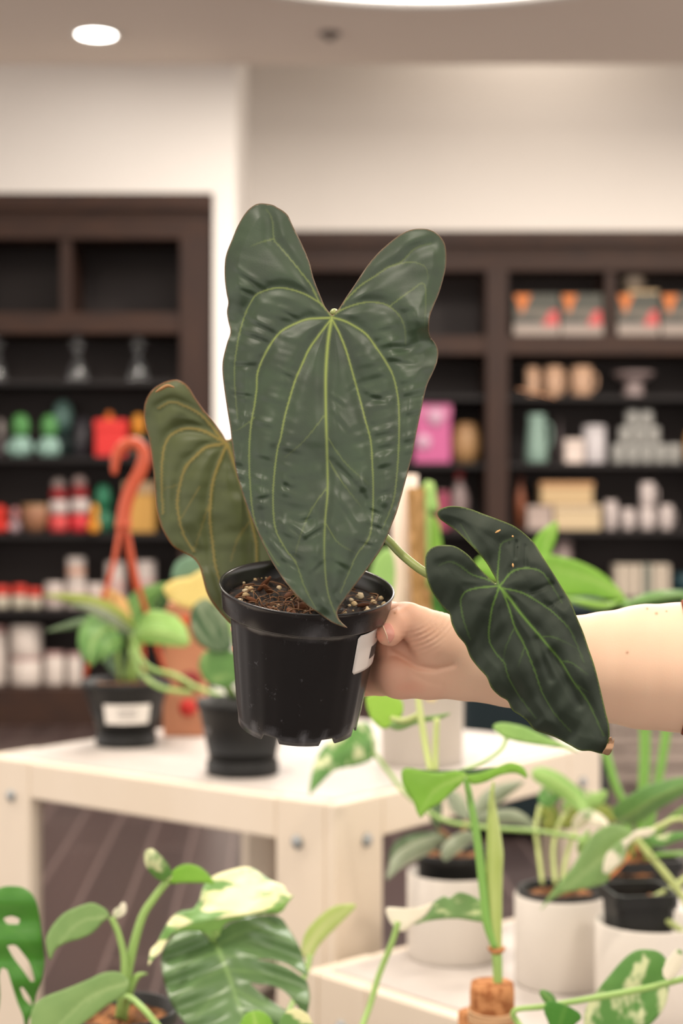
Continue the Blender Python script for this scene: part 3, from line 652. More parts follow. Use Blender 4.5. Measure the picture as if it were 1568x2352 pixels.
def round_pot(e, c, rt, rb, zb, zt, m=None, lip=.012, soil=m_soild, foot=False, fill=.012):
    m = m or m_blackpot; h = zt - zb; t = .0025
    pr = [(.0001, 0), (rb * .94, 0), (rb, .002)]
    if foot: pr = [(.0001, 0), (rb * 1.0, 0), (rb * 1.02, .004), (rb * 1.02, .020), (rb * .94, .024)]
    pr += [(rt - t * .6, h - lip - .001), (rt + .002, h - lip), (rt + .002, h - .001), (rt, h), (rt - t, h - .001), (rb * .94 - t, .006), (.0001, .005)]
    MB().lathe((c[0], c[1], zb), pr, 40).build('pot', m, e)
    if soil:
        rs = rt - t - .0015; vs = [(0, 0, .004)]; fs = []
        for k in range(1, 7):
            for i in range(36):
                a = 2 * math.pi * i / 36; r = rs * k / 6 * .985; vs.append((r * math.cos(a), r * math.sin(a), random.uniform(-.004, .006) if k < 6 else 0))
        for i in range(36): fs.append((0, 1 + i, 1 + (i + 1) % 36))
        for k in range(5):
            for i in range(36):
                a = 1 + k * 36 + i; b = 1 + k * 36 + (i + 1) % 36; fs.append((a, a + 36, b + 36, b))
        obj('soil', [(c[0] + x, c[1] + y, zt - fill + z) for x, y, z in vs], fs, soil, e)
def wrap_label(e, c, r0, slope, z0, z1, a0, a1, marks=3, name='price_label'):
    """curved sticker on a pot; angles measured from the side facing the camera, to the right positive"""
    def ring(off, z0, z1, a0, a1, n=14):
        vs = []; fs = []
        for i in range(n + 1):
            a = a0 + (a1 - a0) * i / n
            for z in (z0, z1):
                for o_ in (off, off + .0004):
                    r = r0 + slope * z + o_; vs.append((c[0] + r * math.sin(a), c[1] - r * math.cos(a), c[2] + z))
        for i in range(n):
            b = i * 4; d = b + 4; fs += [(b + 1, d + 1, d + 3, b + 3), (b, b + 2, d + 2, d), (b, d, d + 1, b + 1), (b + 2, b + 3, d + 3, d + 2)]
        fs += [(0, 1, 3, 2), (n * 4, n * 4 + 2, n * 4 + 3, n * 4 + 1)]
        return vs, fs
    L = obj(name, *ring(.0006, z0, z1, a0, a1), m_label, e, smooth=False)
    m_ = MB(); da = (a1 - a0)
    for k in range(marks):
        q = z0 + (z1 - z0) * (.3 + .2 * k); vs, fs = ring(.0011, q, q + (z1 - z0) * .07, a0 + da * .3, a1 - da * .3); m_.add(vs, fs)
    m_.build('printed_lines', m_ink, L, smooth=False)
    return L
def tubes(e, name, lst, m, n=8):
    for l in lst: px_tube(l, n).build(name, m, e)

# ---- left black hanging pot on the high table
c = P(290, 1176, 2.90); e = empty('potted_plant', (c.x, 2.90, T1 + .0003), 'left black hanging pot on the higher table, with orange hook and trailing green leaves', 'potted plant')
round_pot(e, (c.x, 2.90), .078, .054, T1 + .0003, .697, foot=True, soil=m_soil)
wrap_label(e, (c.x, 2.90, T1), .054, .19, .045, .080, math.radians(-27), math.radians(45))
Z = 2.9; R = .0045
hk = MB().tube([P(262, 1090, Z), P(266, 1052, Z), P(277, 1030, Z), P(299, 1016, Z), P(320, 1024, Z), P(331, 1048, Z), P(322, 1082, Z), P(303, 1118, Z), P(290, 1155, Z), P(284, 1190, Z), P(283, 1212, Z)],
               [.005, .009, .010, .0105, .011, .012, .0125, .0125, .0125, .013, .016], 12, 4, .5)
H = hk.build('hanger_hook', m_orange, e)
tubes(e, 'hanger_strand', [[(276, 1205, Z, R), (262, 1290, Z - .02, R), (240, 1370, Z - .03, R), (195, 1556, Z - .02, R)], [(290, 1205, Z, R), (306, 1290, Z, R), (325, 1370, Z, R), (383, 1556, Z + .01, R)],
                           [(283, 1208, Z + .01, R), (300, 1300, Z + .04, R), (325, 1420, Z + .06, R), (330, 1545, Z + .07, R)]], m_orange)
tubes(e, 'petiole', [[(290, 1565, 2.9, .005), (300, 1510, 2.88, .005), (305, 1455, 2.86, .005)], [(275, 1565, 2.9, .004), (270, 1500, 2.86, .004), (262, 1440, 2.84, .004)], [(300, 1565, 2.9, .004), (318, 1490, 2.9, .004), (330, 1440, 2.9, .004)], [(310, 1565, 2.92, .005), (316, 1500, 2.93, .005), (322, 1440, 2.93, .005)]], g_stem)
tubes(e, 'runner', [[(303, 1455, 2.86, .004), (316, 1500, 2.83, .004), (345, 1535, 2.80, .004), (400, 1550, 2.78, .004), (455, 1580, 2.74, .004), (520, 1600, 2.66, .003)], [(300, 1490, 2.86, .004), (325, 1545, 2.82, .004), (370, 1580, 2.78, .004), (440, 1590, 2.75, .004)]], g_stem)
leaf(g_olive, e, [(310, 1440, 2.86), (262, 1405, 2.84), (190, 1378, 2.82), (98, 1366, 2.80)], 15, 20, 'lance', (.5, .5))
leaf(g_grey, e, [(308, 1458, 2.84), (265, 1430, 2.80), (210, 1400, 2.78), (160, 1388, 2.76)], 14, 12, 'lance', (.3, .3))
leaf(g_stripe, e, [(290, 1440, 2.88), (215, 1425, 2.85), (160, 1436, 2.83), (104, 1450, 2.82)], 10, 12, 'lance', (.4, .4))
leaf(g_mid, e, [(262, 1440, 2.84), (225, 1455, 2.80), (208, 1495, 2.78), (212, 1530, 2.78)], 46, 44, 'heart', (.3, .4))
leaf(g_light, e, [(308, 1462, 2.85), (350, 1452, 2.80), (400, 1460, 2.77), (436, 1478, 2.76)], 30, 26, 'oval', (.6, .3))
leaf(g_light, e, [(322, 1440, 2.88), (352, 1420, 2.84), (400, 1432, 2.80), (430, 1462, 2.78)], 18, 18, 'oval', (.6, .3))
leaf(g_mid, e, [(308, 1450, 2.9), (312, 1400, 2.9), (335, 1365, 2.9), (392, 1338, 2.9)], 38, 30, 'heart', (.3, .3))
leaf(g_dark, e, [(300, 1450, 2.92), (270, 1480, 2.94), (262, 1520, 2.94), (285, 1552, 2.92)], 26, 26, 'oval', (.3, .3))
leaf(g_dark, e, [(330, 1440, 2.95), (350, 1400, 2.95), (368, 1370, 2.95), (380, 1350, 2.95)], 26, 20, 'oval', (.3, .3))
leaf(g_mid, e, [(280, 1470, 2.83), (250, 1480, 2.80), (238, 1500, 2.79), (232, 1522, 2.79)], 22, 24, 'heart', (.3, .3))
leaf(m_yel, e, [(300, 1420, 2.9), (272, 1398, 2.9), (252, 1376, 2.9), (236, 1352, 2.9)], 26, 24, 'oval', (.3, .3), label='dried tan leaf')

# ---- second black pot
c = P(557, 1176, 2.585); e = empty('potted_plant', (c.x, 2.585, T1 + .0003), 'second black pot on the higher table, half behind the held pot, with striped leaves', 'potted plant')
round_pot(e, (c.x, 2.585), .072, .057, T1 + .0003, .699, foot=True, soil=m_soil)
MB().box((0, 0, 0), (.036, .001, .036)).build('price_tag', m_label, e, smooth=False)
tg = e.children[-1]; tg.location = P(474, 1680, 2.50) - e.location; tg.rotation_euler = (0, math.radians(14), math.radians(-18))
for k in range(3): MB().box((0, 0, 0), (.010, .0012, .0018)).build('printed_line', m_ink, tg, smooth=False).location = (0, -.0004, .004 - .004 * k)
for ch in tg.children:
    ch.data.transform(Matrix.Translation(wloc(tg)))
tg.data.transform(Matrix.Translation(e.location))
Zm = 2.56
traced_leaf('leaf', [(445, 1389), (471, 1374), (499, 1392), (520, 1417), (530, 1450), (532, 1490), (499, 1500), (471, 1490), (452, 1475), (439, 1447), (436, 1415)], lambda x, y: 2.48 + 0 * x, g_stripe, e,
            veins=[{'w': 5, 'p': [(455, 1385), (480, 1440), (510, 1490)]}, {'w': 5, 'p': [(470, 1380), (488, 1410), (495, 1450)]}, {'w': 5, 'p': [(440, 1430), (465, 1465), (500, 1495)]}, {'w': 4, 'p': [(500, 1400), (515, 1440), (520, 1480)]}], step=8)
traced_leaf('leaf', [(455, 1530), (462, 1505), (480, 1494), (510, 1492), (545, 1500), (560, 1530), (550, 1560), (520, 1580), (490, 1575), (468, 1560)], lambda x, y: 2.49 + 0 * x, g_mid, e,
            veins=[{'w': 10, 'p': [(470, 1500), (468, 1530), (472, 1548)]}, {'w': 8, 'p': [(495, 1560), (520, 1552), (540, 1560)]}], step=9)
traced_leaf('leaf', [(374, 1350), (398, 1332), (438, 1324), (462, 1310), (490, 1320), (520, 1360), (540, 1410), (500, 1402), (455, 1402), (410, 1390), (384, 1372)], lambda x, y: 2.66 + 0 * x, g_yell, e, step=10, label='yellow leaf')
traced_leaf('leaf', [(392, 1330), (402, 1295), (432, 1276), (470, 1272), (520, 1290), (520, 1330), (462, 1318), (430, 1328)], lambda x, y: 2.70 + 0 * x, g_teal, e, step=10, label='blue green leaf')
tubes(e, 'petiole', [[(540, 1600, 2.585, .004), (520, 1560, 2.54, .004), (505, 1500, 2.50, .004), (492, 1420, 2.49, .003)], [(560, 1600, 2.585, .004), (548, 1500, 2.62, .004), (520, 1400, 2.66, .003), (505, 1370, 2.665, .003)], [(530, 1600, 2.585, .004), (515, 1575, 2.53, .003), (520, 1550, 2.50, .003)], [(565, 1600, 2.6, .004), (550, 1450, 2.68, .004), (510, 1320, 2.705, .003)]], g_stem)
leaf(g_mid, e, [(560, 1600, 2.58), (600, 1540, 2.56), (640, 1520, 2.54), (680, 1530, 2.53)], 30, 30, 'heart', (.3, .3))

# ---- white planter with pole
c = P(969, 1176, 2.70); e = empty('potted_plant', (c.x, 2.70, T1 + .0003), 'tall climbing plant on a coir pole in the white planter on the higher table', 'potted plant')
round_pot(e, (c.x, 2.70), .0715, .0685, T1 + .0003, .700, m_whitepot, lip=.001, soil=m_soil, fill=.02)
MB().tube([P(918, 1590, 2.72), P(925, 1400, 2.72), P(930, 1090, 2.72)], [.021, .021, .0215], 20, 2).build('pole', m_pole, e)
MB().tube([P(978, 1590, 2.685), P(968, 1400, 2.685), P(962, 1250, 2.685), P(955, 1120, 2.685)], [.0165, .0165, .016, .015], 16, 4).build('coir_pole', m_coir, e)
ZZ = 2.68
traced_leaf('leaf', [(970, 1114), (980, 1103), (996, 1108), (1002, 1140), (1007, 1172), (992, 1178), (976, 1170), (970, 1140)], lambda x, y: ZZ + 0 * x, g_light, e, veins=[{'w': 14, 'p': [(988, 1112), (965, 1140)]}], step=9)
traced_leaf('leaf', [(974, 1192), (990, 1182), (1008, 1200), (1012, 1235), (1018, 1275), (1012, 1300), (998, 1310), (980, 1290), (975, 1240)], lambda x, y: ZZ + .01 + 0 * x, g_bright, e, veins=[{'w': 8, 'p': [(990, 1190), (985, 1240), (995, 1290)]}], step=9)
traced_leaf('leaf', [(980, 1302), (1002, 1292), (1014, 1310), (1007, 1350), (1012, 1390), (1032, 1425), (1005, 1425), (988, 1395), (980, 1350)], lambda x, y: ZZ + .02 + 0 * x, g_mono, e, step=9)
traced_leaf('leaf', [(850, 1320), (862, 1280), (890, 1258), (905, 1280), (908, 1330), (900, 1375), (880, 1392), (855, 1370)], lambda x, y: 2.62 + 0 * x, g_light, e, step=9)
tubes(e, 'petiole', [[(985, 1580, 2.70, .004), (1000, 1480, 2.69, .004), (990, 1400, 2.69, .003)], [(945, 1580, 2.64, .004), (905, 1480, 2.63, .004), (885, 1380, 2.625, .003)], [(984, 1350, 2.67, .003), (982, 1250, 2.665, .003), (980, 1150, 2.665, .003)]], g_stem)
p = P(999, 1592, 2.63); leaf(g_yell, e, [(1000, 1575, 2.64), (985, 1590, 2.62), (975, 1600, 2.61)], 22, 22, 'oval')

# ---- pot 1 on the lower table
def white_pot(c, r, zt, inner_r, label, inner_top=.03, soil=m_soil, name='potted_plant'):
    e = empty(name, (c[0], c[1], T2 + .0003), label, 'potted plant')
    MB().lathe((c[0], c[1], T2 + .0003), [(.0001, 0), (r - .003, 0), (r, .003), (r, zt - T2 - .002), (r - .001, zt - T2), (r - .003, zt - T2), (r - .0035, .005), (.0001, .005)], 48).build('cache_pot', m_whitepot, e)
    if inner_r: round_pot(e, c, inner_r, inner_r * .8, T2 + .0065, zt + inner_top, m_blackpot, soil=soil)
    return e
c = P(1042, 1176, 2.25); e = white_pot((c.x, 2.25), .0655, .497, .053, 'white pot at the back left of the lower table with drooping silver grey leaves')
tubes(e, 'stem', [[(1045, 1960, 2.25, .004), (1060, 1925, 2.24, .004), (1072, 1885, 2.24, .004)], [(1030, 1960, 2.25, .003), (1035, 1930, 2.23, .003), (1008, 1905, 2.22, .003)]], mat('brown_stem', lin((150, 110, 75)), .7))
leaf(g_grey, e, [(1035, 1918, 2.23), (985, 1940, 2.20), (920, 1975, 2.17), (888, 2022, 2.15)], 22, 22, 'lance', (.3, .3))
leaf(g_stripe, e, [(1030, 1915, 2.26), (970, 1925, 2.26), (915, 1945, 2.25), (893, 1985, 2.25)], 14, 18, 'lance', (.3, .3))
leaf(g_grey, e, [(1090, 1922, 2.20), (1060, 1932, 2.18), (1030, 1955, 2.17), (1022, 1978, 2.17)], 20, 20, 'oval', (.3, .3))
leaf(g_stripe, e, [(1008, 1908, 2.22), (1000, 1880, 2.21), (1004, 1850, 2.21), (1014, 1822, 2.21)], 15, 14, 'lance', (.3, .3))
leaf(g_grey, e, [(1080, 1890, 2.24), (1130, 1880, 2.22), (1185, 1878, 2.21), (1232, 1905, 2.20)], 18, 18, 'oval', (.3, .3))
leaf(g_grey, e, [(1080, 1888, 2.26), (1110, 1850, 2.27), (1150, 1820, 2.28), (1205, 1795, 2.29)], 24, 22, 'lance', (.3, .3))
leaf(g_grey, e, [(1075, 1885, 2.27), (1060, 1860, 2.28), (1042, 1835, 2.29), (1020, 1812, 2.30)], 20, 22, 'lance', (.3, .3))

# ---- pot 2: bark filled, pothos
c = P(1286, 1176, 2.12); e = white_pot((c.x, 2.12), .060, .497, .0545, 'white pot in the middle of the lower table filled with orange bark chips', .008)
tubes(e, 'stem', [[(1245, 2030, 2.10, .003), (1235, 1950, 2.14, .003), (1230, 1900, 2.16, .003), (1240, 1850, 2.18, .003)], [(1275, 2030, 2.10, .003), (1270, 1950, 2.16, .003), (1285, 1890, 2.18, .003), (1320, 1840, 2.2, .003)], [(1290, 2030, 2.10, .003), (1300, 1970, 2.12, .003), (1320, 1910, 2.13, .003)]], g_stem2)
leaf(g_light, e, [(1220, 1775, 2.18), (1265, 1790, 2.17), (1320, 1830, 2.17), (1345, 1868, 2.16)], 24, 22, 'oval', (.3, .3))
leaf(g_varg, e, [(1245, 1850, 2.17), (1280, 1810, 2.18), (1330, 1828, 2.2), (1390, 1822, 2.22)], 26, 24, 'heart', (.3, .3))
leaf(g_light, e, [(1290, 1850, 2.2), (1330, 1855, 2.2), (1375, 1835, 2.2), (1392, 1815, 2.2)], 16, 16, 'oval', (.3, .3))
leaf(g_olive, e, [(1240, 1850, 2.2), (1262, 1870, 2.2), (1262, 1890, 2.2), (1243, 1890, 2.2)], 22, 22, 'oval', (.3, .3))
leaf(g_olive, e, [(1325, 1850, 2.2), (1310, 1880, 2.2), (1295, 1885, 2.2), (1285, 1880, 2.2)], 26, 22, 'oval', (.3, .3))
leaf(g_varw, e, [(1320, 1905, 2.12), (1345, 1880, 2.10), (1370, 1885, 2.08), (1398, 1898, 2.07)], 16, 20, 'oval', (.3, .3))
leaf(g_light, e, [(1330, 1960, 2.12), (1335, 1940, 2.10), (1345, 1925, 2.1), (1352, 1905, 2.1)], 9, 9, 'oval', (.3, .3))
leaf(g_olive, e, [(1360, 1880, 2.2), (1378, 1862, 2.2), (1398, 1870, 2.2), (1412, 1888, 2.2)], 18, 16, 'oval', (.3, .3))
# trailing vine to the upper left
tubes(e, 'runner', [[(1310, 2035, 2.11, .003), (1370, 1960, 2.1, .003), (1355, 1932, 2.10, .0035), (1240, 1910, 2.14, .003), (1110, 1900, 2.16, .003), (1010, 1880, 2.19, .003), (930, 1820, 2.22, .003), (890, 1770, 2.24, .003), (858, 1728, 2.25, .003)]], g_stem)
leaf(g_varg, e, [(862, 1700, 2.25), (820, 1718, 2.22), (755, 1750, 2.19), (710, 1826, 2.17)], 50, 42, 'heart', (.3, .3))

# ---- pot 3 : white pot with black square inner pot
def square_pot(e, c, w, zb, zt, rz, soilm=m_soil, name='inner_pot'):
    mb = MB(); ca, sa = math.cos(rz), math.sin(rz)
    def ring(h, z, ch=.008):
        r = []
        for (sx, sy) in ((1, -1), (1, 1), (-1, 1), (-1, -1)):
            a = (sx * (h - ch), sy * h); b = (sx * h, sy * (h - ch)); r += [a, b] if sx * sy < 0 else [b, a]
        return [(c[0] + x * ca - y * sa, c[1] + x * sa + y * ca, z) for x, y in r]
    H = w / 2; lv = [ring(.001, zb, .0001), ring(H * .78, zb), ring(H * .95, zt - .016), ring(H + .002, zt - .0155), ring(H + .002, zt), ring(H - .002, zt), ring(H * .93, zt - .018), ring(H * .76, zb + .004), ring(.001, zb + .004, .0001)]
    vs = [v for l in lv for v in l]; fs = []
    for k in range(len(lv) - 1):
        for i in range(8): j = (i + 1) % 8; fs.append((k * 8 + i, k * 8 + j, k * 8 + 8 + j, k * 8 + 8 + i))
    mb.add(vs, fs).build(name, m_blackpot, e, smooth=False)
    s_ = MB(); n = 10
    vs = []; 
    for i in range(n + 1):
        for j in range(n + 1):
            x = (i / n - .5) * w * .86; y = (j / n - .5) * w * .86; vs.append((c[0] + x * ca - y * sa, c[1] + x * sa + y * ca, zt - .02 + random.uniform(-.005, .006)))
    s_.add(vs, [(i * (n + 1) + j, (i + 1) * (n + 1) + j, (i + 1) * (n + 1) + j + 1, i * (n + 1) + j + 1) for i in range(n) for j in range(n)]).build('soil', soilm, e)
c = P(1489, 1176, 1.98); e = white_pot((c.x, 1.98), .0650, .497, None, 'white pot at the right edge of the lower table holding a square black pot')
square_pot(e, (c.x - .012, 1.985), .076, T2 + .0065, .535, math.radians(9))
tubes(e, 'petiole', [[(1478, 2075, 1.98, .004), (1590, 2150, 1.93, .004), (1575, 2075, 1.92, .004), (1530, 2010, 1.92, .0045), (1452, 1918, 1.93, .004)], [(1480, 2075, 1.99, .004), (1600, 1990, 2.0, .004), (1568, 1880, 1.98, .003), (1450, 1935, 1.94, .003)]], g_stem2)
traced_leaf('leaf', [(1456, 1912), (1436, 1902), (1410, 1892), (1385, 1900), (1362, 1915), (1340, 1945), (1318, 1985), (1290, 2020), (1262, 2055), (1240, 2092), (1262, 2070), (1300, 2050), (1350, 2040), (1390, 2028), (1405, 2005), (1428, 1985), (1440, 1962), (1440, 1935)],
            lambda x, y: 1.88 + (1460 - x) * .0001, g_soft, e, veins=[{'w': 4, 'p': [(1452, 1916), (1370, 1980), (1245, 2088)]}], step=9, relief=.0015)
traced_leaf('leaf', [(1508, 1905), (1490, 1902), (1460, 1908), (1440, 1925), (1420, 1935), (1395, 1958), (1385, 1985), (1385, 2005), (1396, 2010), (1415, 1990), (1432, 1975), (1440, 1945), (1460, 1925), (1490, 1922)], lambda x, y: 1.87 + 0 * x, g_varw, e, step=8, label='white patched half of a leaf')
leaf(g_varg, e, [(1470, 1915, 1.9), (1510, 1935, 1.9), (1545, 1925, 1.9), (1600, 1915, 1.9)], 12, 14, 'oval', (.3, .3))

# ---- black square pot behind with tall bright leaves
c = P(1474, 1176, 2.27); e = empty('potted_plant', (c.x, 2.27, T2 + .0003), 'black square pot at the back right of the lower table with tall bright green leaves', 'potted plant')
square_pot(e, (c.x, 2.27), .090, T2 + .0003, .515, math.radians(12), name='pot')
MB().lathe((P(1448, 1176, 2.27).x, 2.25, .497), [(.034, 0), (.024, .014), (.014, .032), (.006, .046), (.0001, .052)], 14).build('coir_mound', m_soil, e)
leaf(mat('dry_orange_leaf', lin((215, 125, 65)), .6), e, [(1450, 1958, 2.2), (1425, 1985, 2.16), (1400, 2010, 2.13), (1382, 2032, 2.12)], 7, 7, 'lance', label='dried orange leaf')
tubes(e, 'petiole', [[(1450, 1990, 2.26, .004), (1440, 1870, 2.25, .005), (1412, 1800, 2.25, .006), (1388, 1720, 2.25, .006), (1330, 1560, 2.26, .006), (1262, 1300, 2.28, .004)],
                     [(1462, 1990, 2.27, .004), (1475, 1850, 2.26, .008), (1481, 1680, 2.25, .008), (1470, 1500, 2.24, .007), (1434, 1376, 2.24, .004)],
                     [(1475, 1990, 2.27, .004), (1505, 1830, 2.28, .006), (1530, 1680, 2.28, .007), (1550, 1500, 2.27, .006), (1580, 1368, 2.26, .004)], [(1452, 1990, 2.25, .003), (1445, 1920, 2.2, .003), (1420, 1882, 2.15, .003)]], g_stem3)
traced_leaf('leaf', [(1200, 1300), (1215, 1262), (1240, 1222), (1278, 1198), (1278, 1235), (1262, 1275), (1256, 1310), (1225, 1330)], lambda x, y: 2.28 + 0 * x, g_bright, e, veins=[{'w': 4, 'p': [(1270, 1205), (1240, 1290)]}], step=9)
traced_leaf('leaf', [(1230, 1290), (1253, 1274), (1311, 1284), (1357, 1302), (1393, 1325), (1424, 1356), (1436, 1378), (1402, 1377), (1348, 1369), (1289, 1369), (1240, 1350)], lambda x, y: 2.24 + 0 * x, g_bright, e, veins=[{'w': 5, 'p': [(1434, 1376), (1370, 1335), (1250, 1300)]}], step=9, relief=.001)
leaf(g_bright, e, [(1434, 1378, 2.24), (1390, 1392, 2.22), (1330, 1382, 2.2), (1282, 1372, 2.2)], 9, 9, 'lance', (1, 1))
leaf(g_mid, e, [(1600, 1366, 2.26), (1540, 1368, 2.24), (1480, 1378, 2.23), (1420, 1396, 2.22)], 14, 14, 'lance', (1, 1))
leaf(g_bright, e, [(1150, 1330, 2.3), (1130, 1305, 2.3), (1110, 1300, 2.3), (1090, 1305, 2.3)], 26, 26, 'oval')
leaf(g_mid, e, [(1418, 1885, 2.15), (1450, 1868, 2.12), (1510, 1830, 2.08), (1610, 1790, 2.04)], 36, 34, 'oval', (.6, .6))
tubes(e, 'stray_petiole', [[(1470, 1990, 2.27, .004), (1520, 1900, 2.2, .004), (1600, 1840, 2.15, .004)], [(1460, 1990, 2.27, .003), (1500, 1965, 2.22, .003), (1600, 1960, 2.18, .003)]], g_stem3)

# ---- cork stake plant, on the front table
def hidden_pot(e, c, r, label_pot=None, zt=.475, soil=m_soil):
    round_pot(e, c, r, r * .8, T2 + .0003, zt, m_blackpot, soil=soil)
c = P(1128, 1176, 1.55)
e = empty('potted_plant', (c.x, 1.55, T2 + .0003), 'foreground plant tied to a cork stake with a pale green unopened leaf sheath', 'potted plant')
hidden_pot(e, (c.x, 1.55), .055)
px = lambda y: (1130, y, 1.55)
MB().lathe((P(1130, 1176, 1.55).x, 1.55, 0), [(.0001, .46), (.0215, .46), (.0215, .538), (.0205, zl(2257, 1.55)), (.0001, zl(2255, 1.55))], 24).build('cork_stake', m_cork, e)
MB().lathe((P(1096, 1176, 1.57).x, 1.575, 0), [(.0001, .46), (.019, .46), (.0185, zl(2325, 1.575)), (.0001, zl(2320, 1.575))], 20).build('cork_slab', m_cork, e)
for k in range(5):
    zc = zl(2318 + 7 * k, 1.55)
    MB().tube([(P(1130, 1176, 1.55).x + .0225 * math.cos(a), 1.55 + .0225 * math.sin(a), zc + .0012 * math.sin(a + k)) for a in [i * math.pi / 8 for i in range(17)]], .0012, 6, 2).build('string', m_string, e)
MB().tube([P(1143, 2262, 1.55), P(1142, 2215, 1.55), P(1140, 2182, 1.55)], [.0045, .0048, .0052], 12).build('stem', g_stem, e)
MB().lathe((P(1140, 2180, 1.55).x, 1.55, zl(2184, 1.55)), [(.0055, -.002), (.0075, .0), (.009, .003), (.0062, .003), (.0055, .004)], 12).build('node_collar', m_cork, e)
px_tube([(1140, 2184, 1.55, .005), (1137, 2130, 1.55, .0065), (1134, 2020, 1.55, .0085), (1136, 1960, 1.55, .0085), (1132, 1890, 1.55, .006), (1129, 1835, 1.55, .003), (1133, 1795, 1.55, .0008)], 14, 5).build('leaf_sheath', g_sheath, e)
px_tube([(1136, 2176, 1.545, .003), (1118, 2120, 1.545, .0042), (1108, 2030, 1.545, .0042), (1096, 1930, 1.545, .004), (1082, 1850, 1.545, .0034), (1070, 1788, 1.545, .003)], 10, 5).build('petiole', g_stem3, e)
traced_leaf('leaf', [(1072, 1778), (1050, 1770), (1000, 1775), (930, 1764), (922, 1790), (930, 1812), (948, 1840), (958, 1868), (966, 1880), (980, 1862), (1010, 1845), (1035, 1822), (1060, 1800)], lambda x, y: 1.53 + (1072 - x) * .0001, g_bright, e, veins=[{'w': 3, 'p': [(1070, 1782), (1000, 1815), (964, 1874)]}], step=8, relief=.001)
traced_leaf('leaf', [(1070, 1780), (1100, 1776), (1140, 1762), (1170, 1752), (1195, 1757), (1208, 1772), (1210, 1788), (1185, 1776), (1150, 1780), (1115, 1796), (1085, 1802), (1072, 1794)], lambda x, y: 1.53 + 0 * x, g_bright, e, step=8)
traced_leaf('leaf', [(960, 1768), (1010, 1770), (1060, 1768), (1100, 1766), (1140, 1762), (1110, 1778), (1070, 1784), (1010, 1782)], lambda x, y: 1.545 + 0 * x, g_stripe, e, step=8)
tubes(e, 'petiole', [[(1060, 1770, 1.56, .002), (1110, 1750, 1.6, .002), (1150, 1722, 1.64, .002), (1162, 1698, 1.66, .002)]], g_stem)
traced_leaf('leaf', [(1160, 1696), (1140, 1682), (1132, 1668), (1150, 1660), (1200, 1668), (1250, 1690), (1300, 1712), (1330, 1728), (1290, 1718), (1240, 1712), (1190, 1704)], lambda x, y: 1.66 + 0 * x, g_light, e, step=8)
tubes(e, 'petiole', [[(990, 1775, 1.56, .0035), (978, 1720, 1.58, .0035), (965, 1640, 1.6, .0035), (960, 1600, 1.61, .003)], [(1000, 1775, 1.56, .003), (1000, 1720, 1.57, .003), (1003, 1650, 1.58, .003)]], g_stem2)
traced_leaf('leaf', [(840, 1600), (870, 1590), (905, 1595), (925, 1615), (922, 1645), (900, 1668), (878, 1674), (855, 1655), (842, 1625)], lambda x, y: 1.64 + 0 * x, g_lime, e, step=8)
traced_leaf('leaf', [(890, 1668), (915, 1650), (950, 1648), (1000, 1642), (1035, 1638), (1010, 1652), (960, 1662), (915, 1678)], lambda x, y: 1.62 + 0 * x, g_soft, e, step=8)
tubes(e, 'petiole', [[(965, 1640, 1.6, .003), (930, 1655, 1.61, .003), (900, 1650, 1.63, .003)]], g_stem2)

# ---- variegated vine at lower right
c = P(1560, 1176, 1.50)
c = P(1225, 1176, 1.42)
e = empty('potted_plant', (c.x, 1.42, T2 + .0003), 'trailing variegated vine crossing the lower right corner in front of the white pots', 'potted plant')
hidden_pot(e, (c.x, 1.42), .045, zt=.45)
px_tube([(1225, 2420, 1.42, .003), (1195, 2360, 1.46, .003), (1180, 2322, 1.46, .0025), (1250, 2312, 1.46, .0028), (1330, 2298, 1.46, .003), (1420, 2282, 1.46, .003), (1500, 2266, 1.46, .003), (1600, 2240, 1.46, .003)], 10, 5).build('runner', g_stem, e)
traced_leaf('leaf', [(1534, 2222), (1528, 2200), (1507, 2184), (1471, 2181), (1449, 2189), (1427, 2208), (1402, 2237), (1373, 2273), (1346, 2314), (1340, 2352), (1345, 2400), (1380, 2430), (1420, 2410), (1470, 2372), (1502, 2345), (1525, 2314), (1535, 2278)], lambda x, y: 1.49 + 0 * x, g_varg, e,
            veins=[{'w': 5, 'p': [(1532, 2232), (1470, 2290), (1390, 2400)]}], step=8, relief=.001)
leaf(g_varw, e, [(1530, 2250, 1.45), (1545, 2225, 1.45), (1556, 2205, 1.45), (1560, 2180, 1.45)], 16, 22, 'oval')
leaf(g_mid, e, [(1275, 2308, 1.47), (1262, 2296, 1.47), (1252, 2286, 1.47), (1240, 2276, 1.47)], 13, 13, 'oval')
leaf(g_mono, e, [(1300, 2310, 1.44), (1292, 2330, 1.44), (1285, 2355, 1.44), (1270, 2400, 1.44)], 46, 44, 'heart')

